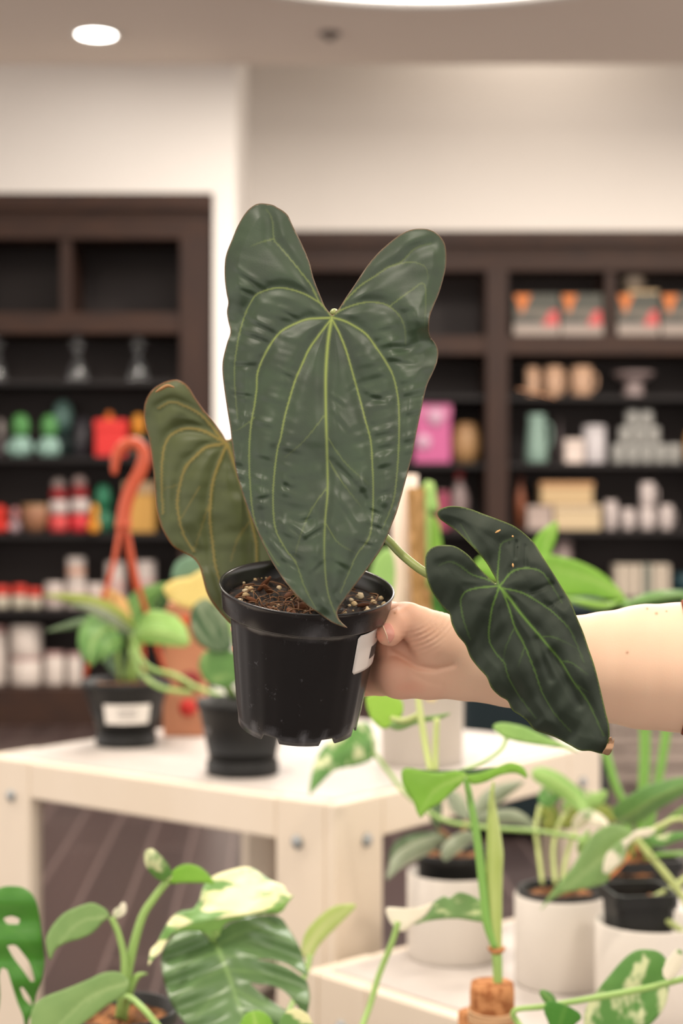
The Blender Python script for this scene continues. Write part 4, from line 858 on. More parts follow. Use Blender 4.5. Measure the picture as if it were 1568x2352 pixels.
# ---- variegated monstera, bottom centre
c = P(600, 1176, 1.45)
e = empty('potted_plant', (c.x, 1.45, T2 + .0003), 'large foreground plant with a split dark green leaf under a cream variegated leaf', 'potted plant')
hidden_pot(e, (c.x, 1.45), .06, zt=.46)
traced_leaf('leaf', [(499, 2172), (487, 2166), (468, 2146), (445, 2136), (417, 2136), (397, 2149), (378, 2177), (370, 2206), (375, 2244), (385, 2283), (401, 2318), (429, 2355), (470, 2400), (540, 2425), (610, 2415), (665, 2380), (700, 2340), (711, 2299), (710, 2276), (704, 2254), (684, 2239), (659, 2222), (627, 2211), (590, 2204), (620, 2203), (659, 2213), (678, 2225), (705, 2240), (697, 2203), (684, 2168), (665, 2136), (646, 2110), (621, 2103), (573, 2105), (531, 2118), (506, 2136), (498, 2152)],
            lambda x, y: 1.60 - (y - 2100) * .00035 + ((x - 540) / 170) ** 2 * .012, g_monod, e, step=6,
            veins=[{'w': 6, 'p': [(499, 2175), (525, 2240), (545, 2300), (575, 2380)]}] + [{'w': 1.2, 'p': p_} for p_ in ([(505, 2190), (450, 2200), (395, 2235)], [(520, 2225), (460, 2250), (400, 2300)], [(532, 2265), (480, 2300), (440, 2360)], [(510, 2200), (570, 2195), (680, 2215)], [(520, 2228), (600, 2235), (700, 2262)], [(535, 2270), (610, 2310), (690, 2335)], [(500, 2170), (560, 2140), (640, 2115)])],
            holes=[[(573, 2257), (595, 2259), (627, 2263), (656, 2278), (678, 2304), (694, 2330), (690, 2336), (659, 2321), (627, 2302), (595, 2279)]], relief=0,
            extra=lambda X, Y, d, b: -.005 * np.cos((Y - 2180 + np.abs(X - 540) * -.35) / 62. * 2 * math.pi) * np.clip(np.abs(X - 535) / 90, 0, 1))
traced_leaf('leaf', [(340, 2219), (346, 2181), (359, 2168), (375, 2136), (397, 2104), (420, 2091), (442, 2088), (458, 2066), (468, 2034), (490, 2012), (525, 1999), (563, 1991), (589, 1999), (614, 2018), (637, 2028), (652, 2034), (659, 2050), (672, 2058), (640, 2080), (580, 2098), (519, 2106), (468, 2116), (420, 2128), (390, 2150), (370, 2185), (354, 2200)],
            lambda x, y: 1.62 - (y - 1990) * .00055 + 0 * x, g_cream, e, step=8, relief=0, extra=lambda X, Y, d, b: -.003 * np.sin((X + Y) / 26.), label='cream variegated leaf')
traced_leaf('leaf', [(385, 2150), (420, 2127), (468, 2115), (519, 2105), (580, 2097), (640, 2079), (674, 2056), (660, 2075), (650, 2092), (640, 2098), (600, 2100), (560, 2108), (519, 2122), (499, 2155), (487, 2168), (470, 2145), (436, 2138), (404, 2142)],
            lambda x, y: 1.555 + (y - 2050) * .0003 + 0 * x, g_light, e, step=8, label='green folded half of the cream leaf')
tubes(e, 'petiole', [[(600, 2420, 1.45, .004), (545, 2330, 1.60, .005), (510, 2230, 1.62, .005), (492, 2168, 1.59, .004)], [(610, 2420, 1.46, .004), (570, 2300, 1.62, .004), (520, 2180, 1.62, .004), (495, 2140, 1.58, .004)], [(620, 2420, 1.47, .003), (660, 2330, 1.60, .003), (700, 2240, 1.66, .003), (712, 2195, 1.68, .003)],
                     [(640, 2430, 1.47, .003), (780, 2440, 1.50, .003), (838, 2340, 1.56, .003), (870, 2240, 1.58, .003), (900, 2165, 1.58, .003), (914, 2118, 1.58, .003)]], g_stem)
traced_leaf('leaf', [(690, 2190), (698, 2150), (720, 2118), (760, 2085), (790, 2077), (818, 2080), (790, 2112), (760, 2142), (732, 2172), (712, 2205)], lambda x, y: 1.70 + 0 * x, G('leaf_pale_lime', (205, 222, 140), (190, 212, 115), (228, 232, 175), transl=.2), e, veins=[{'w': 8, 'p': [(700, 2190), (740, 2130), (800, 2085)]}], step=8)
leaf(g_bright, e, [(600, 2400, 1.42), (590, 2370, 1.42), (585, 2345, 1.42), (580, 2322, 1.42)], 40, 40, 'oval')
leaf(g_cream, e, [(690, 2400, 1.40), (680, 2370, 1.40), (672, 2345, 1.4), (660, 2322, 1.40)], 42, 42, 'oval')
traced_leaf('leaf', [(912, 2138), (893, 2115), (885, 2090), (890, 2084), (950, 2086), (985, 2076), (996, 2072), (985, 2095), (968, 2112), (950, 2122), (928, 2140)],
            lambda x, y: 1.59 + 0 * x, m_crm, e, step=7, label='white half of a small two coloured leaf')
traced_leaf('leaf', [(996, 2072), (1020, 2058), (1032, 2064), (1052, 2050), (1080, 2056), (1105, 2072), (1128, 2104), (1110, 2118), (1050, 2110), (990, 2114), (950, 2124), (968, 2110), (985, 2093)],
            lambda x, y: 1.59 + 0 * x, g_varg2, e, step=7, label='green half of a small two coloured leaf')

# ---- lower left philodendron
c = P(272, 1176, 1.55)
e = empty('potted_plant', (c.x, 1.55, T2 + .0003), 'foreground green plant at lower left with a long pale green leaf and upright stems', 'potted plant')
hidden_pot(e, (c.x, 1.55), .055, zt=.522)
px_tube([(275, 2345, 1.55, .004), (285, 2280, 1.55, .0045), (300, 2200, 1.55, .0045), (325, 2110, 1.55, .004), (352, 2065, 1.55, .0036), (383, 2025, 1.55, .0034)], 10, 5).build('petiole', g_stem, e)
px_tube([(272, 2345, 1.55, .004), (283, 2260, 1.54, .0036), (285, 2200, 1.54, .0034), (272, 2145, 1.54, .003), (256, 2108, 1.54, .003)], 10, 5).build('petiole', g_stem, e)
px_tube([(285, 2345, 1.55, .004), (290, 2290, 1.53, .003), (330, 2318, 1.50, .003), (375, 2372, 1.48, .003)], 10, 5).build('petiole', g_stem, e)
px_tube([(280, 2340, 1.55, .004), (300, 2270, 1.55, .004), (316, 2242, 1.55, .003), (338, 2236, 1.55, .0006)], 10, 5).build('stipule', g_stem, e)
leaf(g_varg, e, [(384, 2024, 1.55), (368, 2002, 1.53), (350, 1976, 1.52), (340, 1950, 1.52)], 23, 23, 'oval', (.3, .3))
traced_leaf('leaf', [(384, 2024), (398, 1998), (425, 1985), (455, 1990), (478, 2008), (492, 2030), (462, 2028), (420, 2028), (395, 2030)], lambda x, y: 1.56 + 0 * x, g_bright, e, step=7)
traced_leaf('leaf', [(254, 2106), (246, 2092), (233, 2082), (209, 2074), (171, 2086), (145, 2100), (120, 2127), (107, 2152), (106, 2170), (115, 2205), (127, 2181), (150, 2166), (187, 2155), (214, 2141), (236, 2118)], lambda x, y: 1.53 - (255 - x) * .0002, g_soft, e, veins=[{'w': 3, 'p': [(252, 2106), (180, 2120), (116, 2195)]}], step=7)
leaf(g_varw, e, [(262, 2106, 1.54), (270, 2098, 1.54), (280, 2090, 1.54), (284, 2072, 1.54)], 12, 12, 'oval')
traced_leaf('leaf', [(298, 2255), (285, 2240), (268, 2232), (236, 2235), (201, 2251), (150, 2272), (107, 2288), (82, 2305), (71, 2329), (70, 2355), (60, 2440), (110, 2420), (187, 2354), (214, 2334), (241, 2312), (268, 2296), (292, 2278)], lambda x, y: 1.50 - (300 - x) * .0002, g_soft, e, veins=[{'w': 4, 'p': [(294, 2258), (200, 2295), (85, 2410)]}, {'w': 1.2, 'p': [(240, 2278), (200, 2310), (170, 2350)]}], step=7, relief=.001)

# ---- monstera at left edge
c = P(-40, 1176, 1.5)
e = empty('potted_plant', (c.x, 1.50, T2 + .0003), 'glossy green leaf with natural holes cut by the left edge, lower left corner', 'potted plant')
hidden_pot(e, (c.x, 1.50), .055)
traced_leaf('leaf', [(0, 2039), (16, 2035), (48, 2037), (70, 2050), (83, 2071), (91, 2106), (95, 2141), (100, 2181), (102, 2216), (94, 2256), (84, 2282), (76, 2318), (64, 2352), (70, 2400), (60, 2402), (54, 2339), (40, 2302), (27, 2262), (16, 2227), (6, 2222), (-2, 2240), (0, 2290), (-8, 2330), (-40, 2350), (-90, 2320), (-125, 2250), (-130, 2160), (-100, 2080), (-50, 2045), (-20, 2042)],
            lambda x, y: 1.50 + ((x + 15) / 110.) ** 2 * .012, g_mono, e, step=6, veins=[{'w': 4, 'p': [(-15, 2060), (-15, 2150), (-20, 2300)]}, {'w': 1.2, 'p': [(-10, 2080), (40, 2090), (85, 2120)]}, {'w': 1.2, 'p': [(-12, 2120), (50, 2150), (98, 2220)]}],
            holes=[[(8, 2109), (27, 2104), (46, 2112), (43, 2122), (16, 2121)], [(16, 2173), (35, 2171), (54, 2192), (70, 2216), (80, 2254), (72, 2256), (54, 2230), (29, 2197)], [(46, 2270), (51, 2267), (70, 2294), (72, 2310), (56, 2294)]],
            extra=lambda X, Y, d, b: -.003 * np.cos(Y / 45. * math.pi))
tubes(e, 'petiole', [[(-40, 2440, 1.5, .004), (-35, 2300, 1.53, .004), (-25, 2150, 1.53, .004), (-15, 2066, 1.51, .003)]], g_stem)

# ================================================================ HELD POT
RIMC = P(705, 1347, 1.07)
tilt = math.radians(15.2); roll = math.radians(4.2)
# local z = pot axis (up). tilt top towards camera (-Y), roll right side down
MP = Matrix.Translation(RIMC) @ Matrix.Rotation(roll, 4, 'Y') @ Matrix.Rotation(tilt, 4, 'X')
ZB = .0975
e = empty('potted_anthurium', MP @ Vector((0, 0, -ZB)), 'large dark velvety heart leaved plant in a black nursery pot held up in the centre', 'potted plant')
HP = e
m_np = mat('glossy_black_nursery_plastic', (.014, .0135, .0135), .27, .5); b = bsdf(m_np)
tc = nd(m_np, 'ShaderNodeTexCoord')
n1 = nd(m_np, 'ShaderNodeTexNoise', i_Scale=95, i_Detail=6); n1.inputs['Roughness'].default_value = .7; lk(m_np, tc.outputs['Object'], n1.inputs[0])
r1 = nd(m_np, 'ShaderNodeMapRange'); r1.inputs[1].default_value = .62; r1.inputs[2].default_value = .78; r1.inputs[4].default_value = .45; lk(m_np, n1.outputs[0], r1.inputs[0])
sx = nd(m_np, 'ShaderNodeSeparateXYZ'); lk(m_np, tc.outputs['Object'], sx.inputs[0])
n2 = nd(m_np, 'ShaderNodeTexNoise', i_Scale=160, i_Detail=3); lk(m_np, tc.outputs['Object'], n2.inputs[0])
a_ = nd(m_np, 'ShaderNodeAttribute', attribute_name='scale_mark')
m_1 = nd(m_np, 'ShaderNodeMath', operation='MULTIPLY'); lk(m_np, a_.outputs['Fac'], m_1.inputs[0]); lk(m_np, n2.outputs[0], m_1.inputs[1])
m_2 = nd(m_np, 'ShaderNodeMath', operation='ADD', use_clamp=True); lk(m_np, r1.outputs[0], m_2.inputs[0]); lk(m_np, m_1.outputs[0], m_2.inputs[1])
x = nd(m_np, 'ShaderNodeMix', data_type='RGBA'); x.inputs[6].default_value = (.014, .0135, .0135, 1); x.inputs[7].default_value = (.22, .22, .235, 1)
lk(m_np, m_2.outputs[0], x.inputs[0]); lk(m_np, x.outputs[2], b.inputs['Base Color'])
r2 = nd(m_np, 'ShaderNodeMapRange'); r2.inputs[3].default_value = .25; r2.inputs[4].default_value = .6; lk(m_np, m_2.outputs[0], r2.inputs[0]); lk(m_np, r2.outputs[0], b.inputs['Roughness'])

def pot_r(h):    # outer radius below the lip at axial height h (0 at rim, negative down)
    return .0508 + (h + .016) / (.094 - .016) * (.0508 - .0412)
N = 144; prof = [(.0001, -.0935, 0), (.036, -.0935, 0), (.0385, -.0935, 0), (.0392, -.0975, 2), (.0404, -.0975, 2), (.0408, -.0930, 1), (.0413, -.0905, 0)]
for k in range(1, 13): h = -.0905 + (.0905 - .0165) * k / 12; prof.append((pot_r(h), h, 0))
prof += [(.0553, -.0162, 0), (.0560, -.0152, 0), (.0572, -.004, 0), (.0578, -.0012, 0), (.0584, -.0006, 0), (.0584, .0002, 0), (.0578, .0006, 0), (.0568, -.0004, 0), (.0556, -.004, 0), (.0542, -.0145, 0), (.0494, -.018, 0), (.0385, -.0895, 0), (.0001, -.090, 0)]
vs = []; fs = []; mk = []
spots = [random.uniform(0, 6.28) for _ in range(5)]
foot = [(-2.0, .16), (-1.03, .12), (-.30, .12), (.6, .15), (1.6, .15), (2.6, .15)]
for (r, h, t) in prof:
    for i in range(N):
        a = 2 * math.pi * i / N; hh = h
        if t:
            cut = any(abs((a - f0 + math.pi) % (2 * math.pi) - math.pi) < w_ for f0, w_ in foot)
            if cut and t == 2: hh = -.0935
        rr = r * (1 + (.0035 * math.cos(a * 24) if (-.088 < h < -.0172 and r > .04 and t == 0 and r < .0515) else 0))
        vs.append(MP @ Vector((rr * math.cos(a), rr * math.sin(a), hh)))
        s = 0
        if h <= -.088 and r > .038:
            for (a0, w0, s0) in ((-2.32, .07, 1), (-1.98, .10, .6), (-1.45, .06, .9), (-1.10, .05, .6), (-.7, .08, .4)):
                s = max(s, s0 * math.exp(-(((a - a0 + math.pi) % (2 * math.pi) - math.pi) / w0) ** 2))
            if h < -.0925: s = max(s, .35)
        if -.0165 <= h <= -.012 and r > .05:
            for (a0, w0, s0) in ((-1.43, .14, .6), (-2.5, .1, .4), (-.85, .12, .6)): s = max(s, s0 * math.exp(-(((a - a0 + math.pi) % (2 * math.pi) - math.pi) / w0) ** 2))
        mk.append(s)
for k in range(len(prof) - 1):
    for i in range(N): j = (i + 1) % N; fs.append((k * N + i, k * N + j, (k + 1) * N + j, (k + 1) * N + i))
po = obj('nursery_pot', vs, fs, m_np, HP, attrs={'scale_mark': mk})
# potting mix
vs = []; fs = []; nr = 22; na = 64
for k in range(nr + 1):
    for i in range(na):
        a = 2 * math.pi * i / na; r = .0537 * k / nr; X_ = r * math.cos(a); Y_ = r * math.sin(a)
        hgt = -.0115 + (.0035 * (random.random() - .5) + .003 * math.sin(X_ * 160 + 1) * math.cos(Y_ * 190)) * (1 if k < nr - 1 else 0)
        vs.append(MP @ Vector((X_, Y_, hgt)))
for k in range(nr):
    for i in range(na): j = (i + 1) % na; fs.append((k * na + i, k * na + j, (k + 1) * na + j, (k + 1) * na + i))
m_mix = noisy(mat('potting_mix', (.010, .007, .006), .8, .3), (.06, .028, .015), 260, .9, bump=.9, lo=.5, hi=.68)
so = obj('potting_mix', vs, fs, m_mix, HP)
def rock(mb, p, r):
    pts = []; n = 6; rr = [r * random.uniform(.7, 1.25) for _ in range(40)]
    M_ = Matrix.Rotation(random.uniform(0, 3), 4, 'X') @ Matrix.Rotation(random.uniform(0, 3), 4, 'Z')
    prf = [(0.0001, -1), (.6, -.75), (.95, -.25), (.95, .3), (.6, .8), (.0001, 1)]
    vs = []; fs = []
    for k, (a, b) in enumerate(prf):
        for i in range(7):
            t = 2 * math.pi * i / 7; q = rr[(k * 7 + i) % 40]; vs.append(Vector(p) + M_ @ Vector((a * math.cos(t) * q, a * math.sin(t) * q, b * r * .8)))
    for k in range(5):
        for i in range(7): j = (i + 1) % 7; fs.append((k * 7 + i, k * 7 + j, (k + 1) * 7 + j, (k + 1) * 7 + i))
    mb.add(vs, fs)
per = MB(); pebs = [(-.040, -.004, .0030), (-.041, .006, .0022), (-.038, .012, .002), (-.043, -.016, .0024), (-.019, .018, .0022), (-.006, .022, .0026), (.049, -.010, .0028), (.045, .002, .0022), (.052, .0, .002), (.041, -.018, .0028), (.036, .014, .0030), (.05, .012, .002), (.032, -.004, .0022), (.026, -.024, .0018), (.047, -.02, .0022), (.03, .004, .0016)]
for _ in range(34):
    a = random.uniform(0, 6.28); r = .05 * math.sqrt(random.random()); pebs.append((r * math.cos(a), r * math.sin(a), random.uniform(.0006, .0014)))
for (x_, y_, r) in pebs: rock(per, MP @ Vector((x_, y_, -.0085)), r)
per.build('perlite', noisy(mat('perlite_grit', (.62, .52, .36), .8, .2), (.50, .33, .14), 120, .8), so, kind='stuff')
fib = MB(); 
for i in range(110):
    a = random.uniform(0, 6.28); r = .047 * math.sqrt(random.random()); c0 = Vector((r * math.cos(a), r * math.sin(a), -.0085)); d = Vector((random.gauss(0, 1), random.gauss(0, 1), random.gauss(0, .25))).normalized() * random.uniform(.003, .011)
    if i % 2: c0 = Vector((random.gauss(-.018, .012), random.gauss(-.012, .014), -.008)); 
    b0 = Vector((random.gauss(0, .002), random.gauss(0, .002), random.uniform(.0005, .003)))
    q = [c0 - d, c0 + b0, c0 + d]
    if any(math.hypot(v.x, v.y) > .051 for v in q): continue
    fib.tube([MP @ v for v in q], random.choice([.00022, .0003, .0005]), 4, 3)
fib.build('coir_fibres', noisy(mat('coir_fibre', (.11, .045, .02), .7, .2), (.27, .14, .065), 60, .8), so, kind='stuff')
brk = MB()
for (x_, y_, s_, L_) in ((-.036, -.012, .003, .009), (-.026, .010, .0035, .012), (-.008, -.034, .004, .010), (-.020, -.030, .003, .008), (-.045, -.006, .002, .008), (-.012, .002, .004, .010), (.038, -.006, .0025, .007), (-.030, .022, .003, .013), (.018, -.036, .003, .008), (-.002, -.018, .004, .009)):
    c_ = Vector((x_, y_, -.008)); d = Vector((random.gauss(0, 1), random.gauss(0, 1), random.gauss(.2, .3))).normalized() * L_ * .6
    brk.tube([MP @ (c_ - d), MP @ c_, MP @ (c_ + d)], [s_ * .4, s_ * .7, s_ * .3], 5, 2, .5)
brk.build('bark_chips', noisy(mat('bark_chip', (.09, .035, .018), .8, .2), (.18, .07, .03), 90, .8), so, kind='stuff')

# price sticker wrapped on the pot: local angle from the camera side, right positive
def wrapL(a, h, off): r = pot_r(h) * 1.009 + off; return MP @ Vector((r * math.sin(a), -r * math.cos(a), h))
def patch(a0, a1, h0, h1, off, n=16, th=.00025, rc=.0):
    vs = []; fs = []; rows = [h0, h0 + rc, h1 - rc, h1] if rc else [h0, h1]; ins = [rc / .05, 0, 0, rc / .05] if rc else [0, 0]
    for o_ in (off, off + th):
        for i in range(n + 1):
            for hh, s_ in zip(rows, ins): vs.append(wrapL(a0 + s_ + (a1 - a0 - 2 * s_) * i / n, hh, o_))
    R_ = len(rows); Lr = (n + 1) * R_
    for i in range(n):
        for k in range(R_ - 1):
            a = i * R_ + k; fs.append((a, a + 1, a + R_ + 1, a + R_)); fs.append((Lr + a, Lr + a + R_, Lr + a + R_ + 1, Lr + a + 1))
        a = i * R_; fs.append((a, a + R_, Lr + a + R_, Lr + a)); a += R_ - 1; fs.append((a, Lr + a, Lr + a + R_, a + R_))
    for a in ([k for k in range(R_ - 1)]):
        fs.append((a, Lr + a, Lr + a + 1, a + 1)); b_ = n * R_ + a; fs.append((b_, b_ + 1, Lr + b_ + 1, Lr + b_))
    return vs, fs
m_stk = mat('white_sticker_paper', (.86, .80, .74), .5, .3)
A0 = math.radians(45); A1 = math.radians(104); H0 = -.0475; H1 = -.0195
stk = obj('price_sticker', *patch(A0, A1, H0, H1, .0002, rc=.002), m_stk, HP, smooth=True, label='white sticker with barcode')
bars = MB(); bw = [(.0, .010), (.016, .006), (.027, .012), (.046, .005), (.056, .009), (.071, .014), (.092, .006), (.104, .010), (.121, .005), (.131, .012), (.150, .007), (.163, .010), (.18, .006), (.192, .012)]
for (o_, w_) in bw: bars.add(*patch(A0 + .36 + o_ * 1.6, A0 + .36 + (o_ + w_) * 1.6, -.0405, -.0315, .0006, 2, .00005))
bars.build('barcode', mat('barcode_ink', (.05, .045, .045), .6), stk, smooth=False)
def wrap_text(txt, a, h, size, rz, name):
    cu = bpy.data.curves.new('t', 'FONT'); cu.body = txt; cu.size = size; to = bpy.data.objects.new('t', cu); COL.objects.link(to)
    dg = bpy.context.evaluated_depsgraph_get(); me = bpy.data.meshes.new_from_object(to.evaluated_get(dg))
    ca, sa = math.cos(rz), math.sin(rz); vv = []
    for v in me.vertices: x_ = v.co.x * ca - v.co.y * sa; y_ = v.co.x * sa + v.co.y * ca; vv.append(wrapL(a + x_ / .05, h + y_, .0007))
    ff = [tuple(p.vertices) for p in me.polygons]; bpy.data.objects.remove(to); bpy.data.curves.remove(cu); bpy.data.meshes.remove(me)
    return obj(name, vv, ff, m_ink, stk, smooth=False)
wrap_text('LIST', A0 + .42, -.0265, .0055, 0, 'printed_text')

# ================================================================ LEAVES OF THE HELD PLANT
m_l1 = leaf_mat('anthurium_top', lin((57, 74, 53)), lin((48, 60, 46)), lin((146, 162, 80)), vary=.8, nscale=45, rough=.46, transl=.05, edge=lin((110, 85, 62)), spec=.42)
m_l3 = leaf_mat('anthurium_young', lin((47, 57, 45)), lin((38, 47, 37)), lin((108, 148, 60)), vary=.7, nscale=50, rough=.62, transl=.04, edge=lin((95, 110, 50)), spec=.35)
m_l2 = leaf_mat('anthurium_underside', lin((82, 90, 54)), lin((68, 76, 43)), lin((138, 122, 60)), vary=.6, nscale=40, rough=.5, transl=.06, edge=lin((120, 75, 40)), spec=.35)
out1 = [(763, 724), (747, 705), (734, 676), (720, 640), (711, 604), (698, 571), (684, 542), (671, 516), (662, 496), (651, 485), (636, 476), (624, 470), (596, 467), (578, 475), (562, 491), (545, 520), (533, 549), (520, 582), (516, 607), (516, 640), (520, 673), (524, 694), (521, 716), (524, 738), (529, 762), (522, 785), (515, 811), (511, 833), (511, 858), (515, 894), (522, 942), (529, 985), (533, 1021), (541, 1078), (554, 1124), (568, 1166), (585, 1208), (606, 1254), (625, 1292), (648, 1327), (675, 1361), (702, 1388), (729, 1407), (752, 1423), (771, 1434), (797, 1442),
        (785, 1430), (776, 1417), (775, 1403), (786, 1384), (805, 1358), (828, 1327), (851, 1296), (874, 1262), (889, 1232), (900, 1204), (914, 1165), (927, 1120), (939, 1075), (948, 1040), (953, 1010), (967, 942), (980, 887), (993, 858), (1003, 833), (1006, 807), (1000, 789), (989, 774), (985, 756), (987, 727), (996, 702), (1007, 676), (1016, 647), (1024, 611), (1024, 574), (1018, 553), (1003, 536), (985, 527), (963, 525), (942, 528), (920, 538), (898, 554), (873, 576), (851, 600), (833, 625), (814, 654), (796, 680), (778, 708)]
mid1 = [(762, 728), (753, 785), (748, 858), (748, 931), (749, 975), (751, 1051), (752, 1128), (746, 1204), (745, 1281), (752, 1357), (771, 1411), (790, 1436)]
V = lambda w, p: {'w': w, 'p': p}
veins1 = [V(3.8, mid1),
    V(2.4, [(758, 736), (731, 771), (709, 803), (694, 836), (678, 873), (665, 916), (654, 956), (644, 1007), (637, 1032), (629, 1097), (627, 1158), (633, 1216), (656, 1262), (679, 1292), (700, 1350), (725, 1396)]),
    V(2.4, [(764, 736), (778, 763), (793, 800), (805, 840), (818, 887), (829, 927), (838, 963), (851, 1013), (855, 1070), (857, 1128), (855, 1185), (847, 1235), (820, 1273), (801, 1315), (782, 1361)]),
    V(2.4, [(756, 730), (730, 731), (705, 733), (676, 744), (647, 760), (625, 785), (604, 822), (591, 858), (589, 894), (584, 931), (576, 978), (572, 1040), (574, 1109), (581, 1178), (599, 1235), (640, 1300)]),
    V(2.4, [(766, 730), (785, 735), (807, 745), (840, 767), (865, 800), (887, 833), (903, 865), (913, 909), (916, 950), (916, 1007), (912, 1080), (903, 1150), (878, 1215)]),
    V(2.0, [(757, 722), (742, 702), (716, 684), (694, 673), (665, 664), (636, 661), (604, 669), (582, 684), (560, 730), (545, 790), (538, 860), (545, 960)]),
    V(1.7, [(755, 718), (734, 694), (713, 654), (691, 625), (665, 593), (640, 564), (629, 549), (625, 505), (611, 480)]),
    V(1.7, [(768, 722), (785, 711), (814, 700), (843, 694), (873, 696), (894, 704), (916, 724), (929, 753), (931, 790)]),
    V(1.6, [(772, 716), (796, 687), (825, 658), (858, 636), (891, 614), (923, 600), (953, 571), (990, 559)]),
    V(1.0, [(629, 549), (600, 556), (575, 566)]), V(1.0, [(891, 614), (940, 602), (975, 612), (983, 640)]), V(1.0, [(894, 704), (940, 670), (975, 655), (975, 750)]),
    V(.9, [(752, 1051), (780, 1100), (830, 1165)]), V(.9, [(751, 1120), (715, 1170), (690, 1230), (675, 1285)]), V(.9, [(748, 950), (700, 1010), (655, 1050)]), V(.9, [(747, 1200), (775, 1245), (815, 1270)]), V(.9, [(750, 1000), (790, 1060), (845, 1110)]), V(.8, [(584, 960), (550, 985), (535, 990)])]
creases1 = [((545, 627), (605, 668), .0022, 5), ((548, 664), (585, 680), .0018, 4), ((560, 730), (635, 772), .0018, 6), ((645, 715), (685, 735), .001, 4), ((555, 765), (620, 792), .0022, 6), ((530, 840), (585, 842), .0014, 5), ((865, 790), (965, 812), .0028, 8), ((895, 830), (950, 838), .0014, 4), ((845, 910), (895, 928), .0018, 5), ((640, 855), (675, 872), .0014, 5),
    ((762, 915), (790, 935), .0012, 4), ((768, 955), (800, 995), .0013, 5), ((765, 1060), (830, 1130), .0025, 7), ((825, 1110), (850, 1180), .0022, 7), ((775, 1150), (825, 1225), .0015, 6), ((650, 1110), (665, 1125), .002, 5), ((690, 1200), (720, 1190), .0015, 5), ((655, 1200), (700, 1240), .0018, 5), ((845, 1170), (880, 1185), .0015, 4), ((845, 1205), (885, 1220), .0015, 4), ((830, 1250), (860, 1255), .0015, 4), ((560, 1010), (572, 1070), .001, 4),
    ((650, 1288), (690, 1310), .0012, 4), ((615, 1230), (650, 1262), .0012, 4), ((585, 1150), (625, 1140), .0012, 4), ((528, 905), (580, 912), .0012, 4), ((590, 830), (640, 800), .0008, 6), ((935, 700), (960, 760), .0015, 8), ((800, 900), (820, 880), .0008, 4), ((700, 1240), (740, 1215), .0018, 5), ((765, 1290), (800, 1310), .0012, 5), ((715, 1320), (745, 1290), .0012, 5)]
def ex1(X, Y, dm, bd):
    Zs = np.zeros(len(X))
    for (a, b, amp, s) in creases1:
        d, pr = seg_dist(X, Y, [a, b]); amp = amp * .6; s = s * 1.2; Zs += amp * np.exp(-(d / s) ** 2) * np.sin(np.clip(pr, .05, .95) * math.pi)
        # ridge just above each crease
        d2, pr2 = seg_dist(X, Y + s * 1.8, [a, b]); Zs -= amp * .55 * np.exp(-(d2 / (s * 1.3)) ** 2)
    # quilting: puckers between the veins, running out towards the margin
    side = np.clip((np.abs(X - 752) - 40) / 60, 0, 1)
    q = vnoise(X / 55. + 9, (Y + np.abs(X - 752) * .25) / 15., 1) * side * np.clip(dm / 18, 0, 1)
    Zs += q * .0020 * np.clip((Y - 640) / 120, 0.12, 1)
    Zs += vnoise(X / 26., Y / 24., 2) * .0021 * np.clip(dm / 14, 0, 1) * np.clip((Y - 950) / 200, .15, 1)
    Zs += vnoise(X / 95., Y / 90., 4) * .005
    # waves of the margins
    Zs += .010 * np.exp(-((Y - 800) / 38.) ** 2) * np.clip((X - 900) / 90, 0, 1) - .008 * np.exp(-((Y - 735) / 30.) ** 2) * np.clip((X - 930) / 60, 0, 1)
    Zs += .007 * np.exp(-((Y - 725) / 32.) ** 2) * np.clip((590 - X) / 70, 0, 1)
    return Zs
def z1(x, y):
    z = 1.040 + (735 - y) * .000068
    z = np.where(y > 735, 1.040 - (y - 735) * .000066, z)
    return z + ((x - 755) / 250.) ** 2 * .016 * np.clip((1440 - y) / 500, 0, 1)
L1 = traced_leaf('leaf', out1, z1, m_l1, HP, veins=veins1, step=3.4, thick=.0005, relief=.0027, sigma=17, vein_w=2.2, vein_fade=.85, margin=True, extra=ex1, label='largest leaf, dark green with pale veins, facing forward')
L1.data.polygons.foreach_set('use_smooth', [True] * len(L1.data.polygons))

out3 = [(1138, 1341), (1119, 1323), (1099, 1303), (1080, 1280), (1064, 1266), (1048, 1256), (1032, 1252), (1013, 1252), (997, 1255), (985, 1263), (977, 1277), (976, 1299), (980, 1328), (991, 1357), (1005, 1379), (1020, 1398), (1032, 1411), (1037, 1433), (1050, 1459), (1068, 1481), (1080, 1510), (1099, 1535), (1117, 1555), (1128, 1580), (1147, 1599), (1165, 1610), (1176, 1631), (1195, 1644), (1211, 1657), (1227, 1676), (1252, 1685), (1278, 1695), (1307, 1711), (1332, 1724), (1355, 1725), (1383, 1731), (1392, 1718), (1399, 1695), (1398, 1666), (1391, 1637), (1383, 1602), (1374, 1564), (1364, 1526), (1351, 1488), (1339, 1452), (1326, 1421), (1310, 1382), (1291, 1350), (1272, 1319), (1249, 1283), (1227, 1248), (1205, 1226), (1182, 1209), (1160, 1199), (1131, 1188), (1109, 1180), (1083, 1170), (1058, 1164), (1032, 1163), (1012, 1169), (1004, 1178), (1009, 1191), (1023, 1202), (1042, 1215), (1058, 1229), (1077, 1248), (1096, 1268), (1115, 1290), (1128, 1312), (1139, 1333)]
